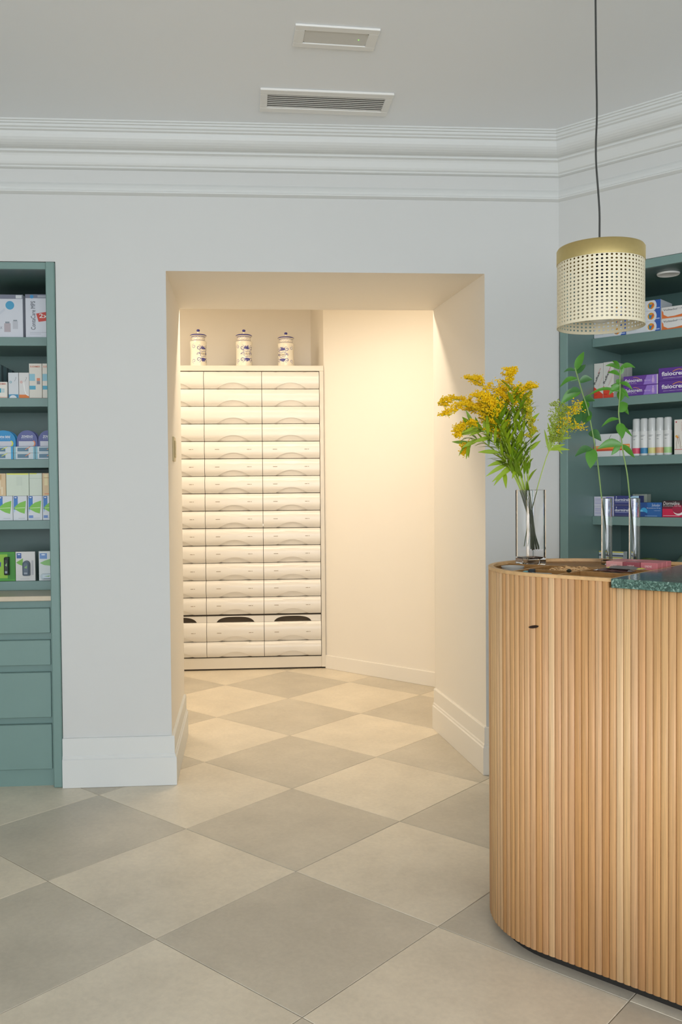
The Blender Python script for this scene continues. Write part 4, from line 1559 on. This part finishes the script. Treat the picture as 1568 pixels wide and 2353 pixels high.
box_item('L', 'kraft_box', 'beige patterned box on the gum boxes at the left edge', 'box', -1.365, -1.295, VL, tz, .1065, .08, '#d8bd97', [('r', .55, .30, .66, .66, '#e6d6b8'), ('r', .70, .05, .80, .40, '#e6d6b8'), ('r', .62, .72, .72, .95, '#c7a476')])
box_item('L', 'pale_green_box', 'wide pale green box stacked on the gum boxes', 'box', -1.293, -1.188, VL, tz, .1065, .08, '#cfd9c9', [('p', [(.03, .94), (.98, .93), (.98, 1), (.03, 1)], '#dfe06a'), ('r', .45, .45, .7, .85, '#c9d3c4')])
box_item('L', 'pale_green_box', 'narrow pale green box with a lid line stacked on the gum boxes', 'box', -1.186, -1.127, VL, tz, .1065, .08, '#d0d9cb', [('p', [(.02, .95), (.60, .95), (.60, 1), (.02, 1)], '#dfe06a'), ('r', .02, .76, .98, .775, '#b6c2b2')])
box_item('L', 'kraft_box', 'beige patterned box on the gum boxes next to the cabinet side', 'box', -1.125, -1.062, VL, tz, .1065, .08, '#d8bd97', [('r', .15, .45, .40, .95, '#e6d6a8'), ('r', .15, .05, .5, .1, '#dd9a72'), ('r', .1, .78, .9, .80, '#b98f5c')])

# fifth shelf: blister cards
def blister(u0, u1, h, col, label, patches, pill, tx=()):
    o = box_item('L', 'blister_card', label, 'card', u0, u1, VL - .004, LS[4], h, .014, col, patches, tx, 'hanging blister cards')
    w = u1 - u0
    x0, x1, z0, z1, pc, dome = pill
    pts = []
    xm, hw = (x0 + x1) / 2 * w - w / 2, (x1 - x0) / 2 * w
    mb = MB()
    prof_ = []
    zz0, zz1 = z0 * h, z1 * h
    ring_ = []
    rr = hw if dome else hw * .35
    for cx, cz, a0 in ((xm + hw - rr, zz1 - rr, 0), (xm - hw + rr, zz1 - rr, 90), (xm - hw + hw * .35, zz0 + hw * .35, 180), (xm + hw - hw * .35, zz0 + hw * .35, 270)):
        r2 = rr if a0 < 180 else hw * .35
        for k in range(6):
            th = math.radians(a0 + 18 * k)
            ring_.append((cx + r2 * math.cos(th), cz + r2 * math.sin(th)))
    n = len(ring_)
    mx, mz = xm, (zz0 + zz1) / 2
    vs = [(a, -.0012, b) for a, b in ring_] + [(mx + (a - mx) * .93, -.016, mz + (b - mz) * .95) for a, b in ring_] + [(mx + (a - mx) * .60, -.020, mz + (b - mz) * .70) for a, b in ring_]
    fs = [((i + 1) % n + k * n, i + k * n, n + i + k * n, n + (i + 1) % n + k * n) for k in range(2) for i in range(n)] + [tuple(range(2 * n, 3 * n))]
    mb.add(vs, fs)
    mb.build('dispenser', C(pc, .2), o)
    dv, d2 = MB(), MB()
    dv.add([(mx - hw * .45, -.0204, zz0 + (zz1 - zz0) * .12), (mx + hw * .45, -.0204, zz0 + (zz1 - zz0) * .12), (mx + hw * .45, -.0204, zz0 + (zz1 - zz0) * .24), (mx - hw * .45, -.0204, zz0 + (zz1 - zz0) * .24)], [(0, 1, 2, 3)], 0)
    d2.add([(mx - hw * .4, -.0204, zz0 + (zz1 - zz0) * .55), (mx + hw * .3, -.0204, zz0 + (zz1 - zz0) * .48), (mx + hw * .4, -.0204, zz0 + (zz1 - zz0) * .70)], [(0, 1, 2)], 0)
    dv.build('dispenser_print', C('#8f99a6'), o)
    d2.build('dispenser_print', C('#7fae6a'), o)
    return o


blister(-1.350, -1.257, .138, '#4d9a3c', 'green blister card with a black dispenser on the bottom shelf', [('r', .05, .10, .80, .92, '#8fbf3f'), ('p', [(.0, .58), (.30, .66), (.28, .50), (.0, .46)], '#3a3f96'), ('r', .62, .06, .97, .96, '#3f8a34')], (.48, .74, .20, .84, '#2f3733', False))
blister(-1.255, -1.164, .139, '#d3d2cf', 'white blister card with a grey domed dispenser on the bottom shelf', [('r', .06, .77, .30, .95, '#41629f'), ('e', .18, .905, .07, .018, '#dfe8f4'), ('p', [(.03, .63), (.20, .70), (.38, .77), (.37, .62), (.34, .52), (.18, .56)], '#7ab34f'), ('r', .82, .20, .92, .70, '#b4b4b6'), ('r', .22, .06, .70, .075, '#b9b9bb')], (.38, .76, .17, .70, '#5d6b7a', True))
blister(-1.147, -1.066, .140, '#d0d6d6', 'white blister card with a clear tray next to the cabinet side', [('r', .06, .74, .48, .93, '#6d93c9'), ('e', .27, .88, .12, .02, '#dfe8f4'), ('p', [(.06, .60), (.35, .68), (.80, .76), (.78, .56), (.70, .50), (.3, .53)], '#86bb74')], (.10, .95, .05, .24, '#c4d2da', False))

# ---- right cabinet
RS_ = (2.0455, 1.7575, 1.4775, 1.1925, .9125)
VR = .262
gel = [('r', .78, 0, 1, 1, '#3560b8'), ('e', .74, .5, .14, .58, '#e6e8ec'), ('c', .72, .5, .33, '#e9a12c'), ('p', [(.665, .35), (.70, .20), (.80, .78), (.72, .55), (.66, .75)], '#2f86b5'), ('p', [(.72, .15), (.80, .55), (.79, .80), (.73, .40)], '#e0632f'), ('r', .86, .16, .97, .26, '#b9c8ea'), ('r', .05, .5, .38, .6, '#b8bec6'), ('r', .05, .3, .30, .36, '#c9ced4')]
for s, (a, b, nm) in enumerate(((.002, .162, 'left stack behind the lamp shade'), (.164, .326, 'stack right of the lamp shade'))):
    for k in range(3):
        pos = ('bottom', 'middle', 'top')[k]
        box_item('R', 'gel_box', 'white and blue gel box, %s one of the %s' % (pos, nm), 'box', a, b, VR, RS_[0] + .0482 * k, .0478, .14, '#dfe2e6', gel, (), 'white and blue gel boxes')
vol = [('p', [(.02, .02), (.98, .02), (.98, .40), (.80, .30), (.55, .22), (.30, .24), (.12, .40), (.02, .75)], '#e5793a'), ('p', [(.05, .95), (.95, .95), (.95, .40), (.72, .26), (.45, .16), (.22, .14), (.08, .35)], '#e6e4e1'), ('p', [(.78, .45), (.84, .62), (.92, .45), (.88, .28)], '#e9b02c')]
for k in range(2):
    box_item('R', 'tablet_box', 'white and orange gel box at the right edge, %s of its stack' % ('lower', 'upper')[k], 'box', .328, .464, VR, RS_[0] + .0522 * k, .0518, .12, '#e3dfdb', vol, [('Voltadol', .08, .66, .45, .17, '#5a5f66', 0, 0.0), ('11,6 mg/g', .56, .68, .34, .14, '#6d727a', 0, 0.0)], 'white and orange gel boxes')

rx = [('p', [(0, 0), (1, 0), (1, .12), (0, .34)], '#e04a33'), ('r', .05, .10, .38, .12, '#c03a28')]
for c, (a, b) in enumerate(((-.001 + .003, .048), (.0495, .101))):
    for k in range(4):
        lab = 'white spray box with a red foot, %s of the front pair' % ('left', 'right')[c] if k == 0 else 'white spray box with a red foot, %s in the %s row' % (('second', 'third', 'fourth')[k - 1], ('left', 'right')[c])
        box_item('R', 'spray_box', lab, 'box', a, b, VR + .0545 * k, RS_[1], .171 if c else .169, .054, '#dcdad4', rx if k == 0 else (),
                 [('Reflex', .16, .40, .38, .20, '#4a4b4d', math.radians(66), .012), ('Spray', .56, .70, .17, .14, '#d9534a', math.radians(66), 0.0), ('aerosol', .50, .34, .34, .035, '#d98a80', math.radians(66), 0.0), ('solucion', .62, .36, .26, .03, '#d98a80', math.radians(66), 0.0)] if k == 0 else (), 'white and red spray boxes')
fs_ = [('p', [(.58, .04), (.97, .04), (.97, .96), (.68, .96)], '#9b7bd0'), ('s', [(.16 + .30 * q / 8 + .02, .62 + .22 * math.sin(PI * q / 8)) for q in range(3, 9)], .0018, '#e7a343'),
       ('c', .86, .80, .07, '#d3b9e6'), ('p', [(.835, .70), (.885, .70), (.90, .35), (.88, .08), (.86, .30), (.845, .08), (.82, .35)], '#c9a9dd'), ('r', .965, .03, .998, .97, '#d7d2d4')]
for k in range(2):
    box_item('R', 'cream_box', 'small purple cream box, %s of the stack beside the spray boxes' % ('lower', 'upper')[k], 'box', .149, .314, VR, RS_[1] + .0470 * k, .0465, .04, '#6a3f9c', fs_,
             [('fisiocrem', .05, .36, .50, .36, '#e8e2ee', 0, .025), ('ARNICA', .06, .20, .34, .08, '#c9b4de'), ('Spray', .60, .35, .20, .18, '#d9c6ec', 0, 0, .3)], 'small purple cream boxes')
fb = [('s', [(.30 + .26 * q / 8, .66 + .16 * math.sin(PI * q / 8)) for q in range(0, 9)], .0026, '#e7a343'), ('p', [(.75, .04), (1, .04), (1, .96), (.85, .96)], '#8f6fc6')]
for k in range(2):
    box_item('R', 'cream_box', 'large purple cream box at the right edge, %s of its stack' % ('lower', 'upper')[k], 'box', .316, .530, VR, RS_[1] + .0585 * k, .058, .06, '#5f3894', fb,
             [('fisiocrem', .07, .36, .52, .34, '#ece6f2', 0, .025), ('ARNICA HIPERICO CALENDULA', .10, .16, .46, .07, '#d3c2e4', 0, 0.0)], 'large purple cream boxes')

og = [('r', 0, .25, 1, .33, '#d0523a'), ('r', 0, .33, 1, .48, '#e9923e'), ('r', .05, .42, .5, .46, '#f0b878'), ('r', .06, .55, .075, .92, '#8d8d8f'), ('s', [(.60, .78), (.68, .95)], .0018, '#4a4a4c')]
box_item('R', 'ointment_box', 'long white box with an orange stripe behind the leafy stem', 'box', .002, .130, VR, RS_[2], .109, .05, '#dcdedd', og)
box_item('R', 'ointment_box', 'taller white box with an orange stripe left of the spray bottles', 'box', .132, .183, VR, RS_[2], .124, .05, '#dcdedd',
         [('r', 0, .23, 1, .30, '#d0523a'), ('r', .05, .31, .95, .46, '#e9923e'), ('r', .12, .38, .9, .41, '#f3c894'), ('s', [(.40, .93), (.85, .97)], .0018, '#4a4a4c')])
BOT = [(.0165, 0), (.018, .003), (.018, .112), (.0178, .1135), (.0168, .115), (.0168, .166), (.0160, .171), (.0140, .1735), (0, .1735)]
bt_cols = (('#d8506a', 'pink'), ('#3f87b5', 'blue'), ('#d8d38a', 'pale yellow'), ('#d9a883', 'peach'), ('#a9cf8c', 'pale green'))
for k, (bc, bn) in enumerate(bt_cols):
    M = Matrix.Translation(CABS['R'][0]) @ Matrix.Rotation(-PI / 4, 4, 'Z')
    t = thing('spray_bottle', 'white spray bottle with a %s band on the third shelf' % bn, 'bottle', M @ Vector((.2035 + .0370 * k, VR + .022, RS_[2])), -PI / 4, 'white spray bottles')
    MB().lathe([(.0165, 0), (.018, .003), (.018, .112), (.0165, .116), (.010, .118)], 24, caps=True).build('body', C('#dfe0de'), t)
    MB().lathe([(.0172, .1125), (.0172, .167), (.0160, .171), (.0140, .1735), (0, .1735)], 24, caps=False).build('cap', mat('clear_cap', '#f0f3f2', .15, trans=.3), t)
    MB().lathe([(0, .1150), (.009, .1155), (.0085, .150), (.006, .158), (0, .158)], 16, caps=False).build('nozzle', C('#e4e6e5'), t)
    MB().lathe([(.01825, .010), (.01825, .036)], 24, caps=False).build('colour_band', C(bc), t)
    ib = MB()
    for z, a0, a1 in ((.094, -2.2, -1.0), (.089, -2.2, -1.3), (.076, -2.1, -1.5)):
        ribbon(ib, [(a0 + (a1 - a0) * q / 6, z) for q in range(7)], .0022, lambda zz: .018)
    ib.build('printed_lines', C('#8f9494'), t)
box_item('R', 'leg_gel_box', 'cream box with a drawing of legs right of the spray bottles', 'box', .3885, .433, VR, RS_[2], .158, .05, '#dcd8cf',
         [('c', .20, .93, .022, '#b5485a'), ('s', [(.22, .55), (.30, .44), (.22, .30), (.26, .20), (.20, .17)], .0014, '#8a6f5a'), ('s', [(.45, .56), (.52, .45), (.62, .33), (.60, .22), (.68, .17)], .0014, '#8a6f5a'), ('s', [(.34, .50), (.42, .40), (.40, .30)], .0012, '#8a6f5a'), ('c', .24, .52, .035, '#d9a84e'), ('c', .36, .49, .025, '#d98a4e'), ('r', .05, .135, .95, .150, '#c2463e'), ('c', .80, .22, .02, '#c9b9a0')],
         [('ARNICA', .84, .66, .28, .10, '#c98a8a', PI / 2, 0.0)])
box_item('R', 'blue_box', 'blue and white box at the right edge of the third shelf', 'box', .436, .520, VR, RS_[2], .094, .05, '#3b62a6', [('r', .2, .2, .9, .8, '#dfe3ea')])
box_item('R', 'grey_box', 'greyish green box standing behind the blue box', 'box', .4340, .520, VR + .055, RS_[2], .150, .05, '#8fa39c')

lil = [('r', .62, .05, .97, .95, '#8f8fd0'), ('r', .06, .70, .58, .78, '#b4b2d8'), ('r', .06, .52, .50, .58, '#b4b2d8'), ('r', .06, .28, .56, .36, '#b4b2d8')]
for k in range(2):
    box_item('R', 'lilac_box', 'white and lilac box behind the left tube vase, %s of two' % ('lower', 'upper')[k], 'box', .002, .101, VR, RS_[3] + .0475 * k, .047, .06, '#d5d5e4', lil, (), 'white and lilac boxes')
dor = [('r', 0, 0, 1, .18, '#54547c'), ('e', .92, .72, .28, .30, '#a9cbe2'), ('e', .98, .2, .22, .26, '#d3dbe6'), ('c', .10, .88, .05, '#dfe3f0'), ('r', .05, .36, .62, .42, '#9fa3cc')]
for k in range(2):
    box_item('R', 'sleep_aid_box', 'indigo sleep aid box between the tube vases, %s of two' % ('lower', 'upper')[k], 'box', .103, .224, VR, RS_[3] + .0492 * k, .0487, .06, '#3e4580', dor, [('dormirel', .04, .48, .56, .28, '#e2e6f2', 0, .02)], 'indigo sleep aid boxes')
for k in range(5):
    box_item('R', 'grey_box', 'upright greyish green box behind the indigo boxes, %s from the left' % ('first', 'second', 'third', 'fourth', 'fifth')[k], 'box', .1380 + .0142 * k, .1516 + .0142 * k, VR + .135, RS_[3], .104, .05, '#a8b0a4', group='upright boxes behind the indigo boxes')
box_item('R', 'tablet_box', 'blue tablet box with a light swirl right of the tube vases', 'box', .227, .332, VR, RS_[3], .0665, .05, '#274f8f',
         [('r', .35, .0, 1, 1, '#2f66a8'), ('e', .20, .38, .16, .26, '#3fa3d8'), ('e', .08, .30, .10, .18, '#6fc3ea'), ('e', .12, .2, .22, .16, '#274f8f'), ('r', .25, .05, .80, .08, '#9fc3e6')],
         [('Sohodor', .56, .72, .38, .20, '#cfe0f2', 0, .0, .2), ('Dimenhidrinato 50 mg', .34, .56, .60, .09, '#e6eef6', 0, 0.0), ('comprimidos', .66, .40, .28, .07, '#b9d3ec', 0, 0.0)])
box_item('R', 'tablet_box', 'black and crimson tablet box with a crescent moon at the right edge', 'box', .3345, .466, VR, RS_[3], .0755, .05, '#3a2a2e',
         [('r', 0, 0, 1, .50, '#d0244e'), ('r', 0, .50, 1, .62, '#7c2038'), ('e', .58, .40, .20, .28, '#f0ecea'), ('e', .54, .50, .19, .28, '#a02846'), ('r', .03, .08, .60, .105, '#f0d3da')],
         [('Dormidina', .04, .74, .56, .20, '#f2efee', 0, .0, .2), ('Doxilamina 12,5 mg', .04, .63, .60, .085, '#e9e2e2', 0, 0.0)])
yb = [('r', 0, .955, 1, 1, '#e3d53f'), ('r', 0, .79, 1, .845, '#39425e'), ('r', .10, .885, .85, .90, '#c3cacf')]
box_item('R', 'yellow_topped_box', 'white box with a yellow top band low on the right cabinet', 'box', .002, .126, VR + .055, RS_[4], .108, .045, '#d9dede', yb, (), 'yellow topped boxes')
box_item('R', 'yellow_topped_box', 'lower yellow topped box in front, mostly hidden by the counter', 'box', .068, .146, VR, RS_[4], .084, .045, '#d9dede', yb, (), 'yellow topped boxes')
# greenish pouches low on the right cabinet
M = Matrix.Translation(CABS['R'][0]) @ Matrix.Rotation(-PI / 4, 4, 'Z')
for k, (u, v, h, col, lab) in enumerate(((.26, .30, .085, '#6d7a4c', 'flat olive green pouch lying low on the right cabinet, nearest the tube vases'),
                                         (.42, .36, .108, '#5f7468', 'grey green plastic pouch piled highest low on the right cabinet'),
                                         (.52, .29, .082, '#8b988f', 'silvery plastic pouch at the right edge low on the right cabinet'))):
    rnd = random.Random(k + 40)
    mb = MB()
    n = 9
    vs = []
    for i in range(n + 1):
        for j in range(n + 1):
            x, y = (i / n - .5) * .16, (j / n - .5) * .085
            e = max(0, 1 - (abs(x) / .08) ** 3) * max(0, 1 - (abs(y) / .0425) ** 3)
            vs.append((x, y, .004 + (h - .004) * e ** .6 + rnd.uniform(-.004, .004) * e))
    nv = len(vs)
    vs += [(x, y, 0) for x, y, z in vs]
    fs = [(i * (n + 1) + j, (i + 1) * (n + 1) + j, (i + 1) * (n + 1) + j + 1, i * (n + 1) + j + 1) for i in range(n) for j in range(n)]
    fs += [tuple(nv + q for q in f_[::-1]) for f_ in fs]
    ed = [(i, 0) for i in range(n)] + [(n, j) for j in range(n)] + [(i, n) for i in range(n, 0, -1)] + [(0, j) for j in range(n, 0, -1)]
    ix = [i * (n + 1) + j for i, j in ed]
    fs += [(ix[(q + 1) % len(ix)], ix[q], nv + ix[q], nv + ix[(q + 1) % len(ix)]) for q in range(len(ix))]
    mb.add(vs, fs, 0, True)
    tag(mb.build('plastic_pouch', C(col, .25), None, M @ Vector((u, v + .03 * (k == 1), RS_[4])), -PI / 4), lab, 'pouch', 'plastic pouches on the low shelf')
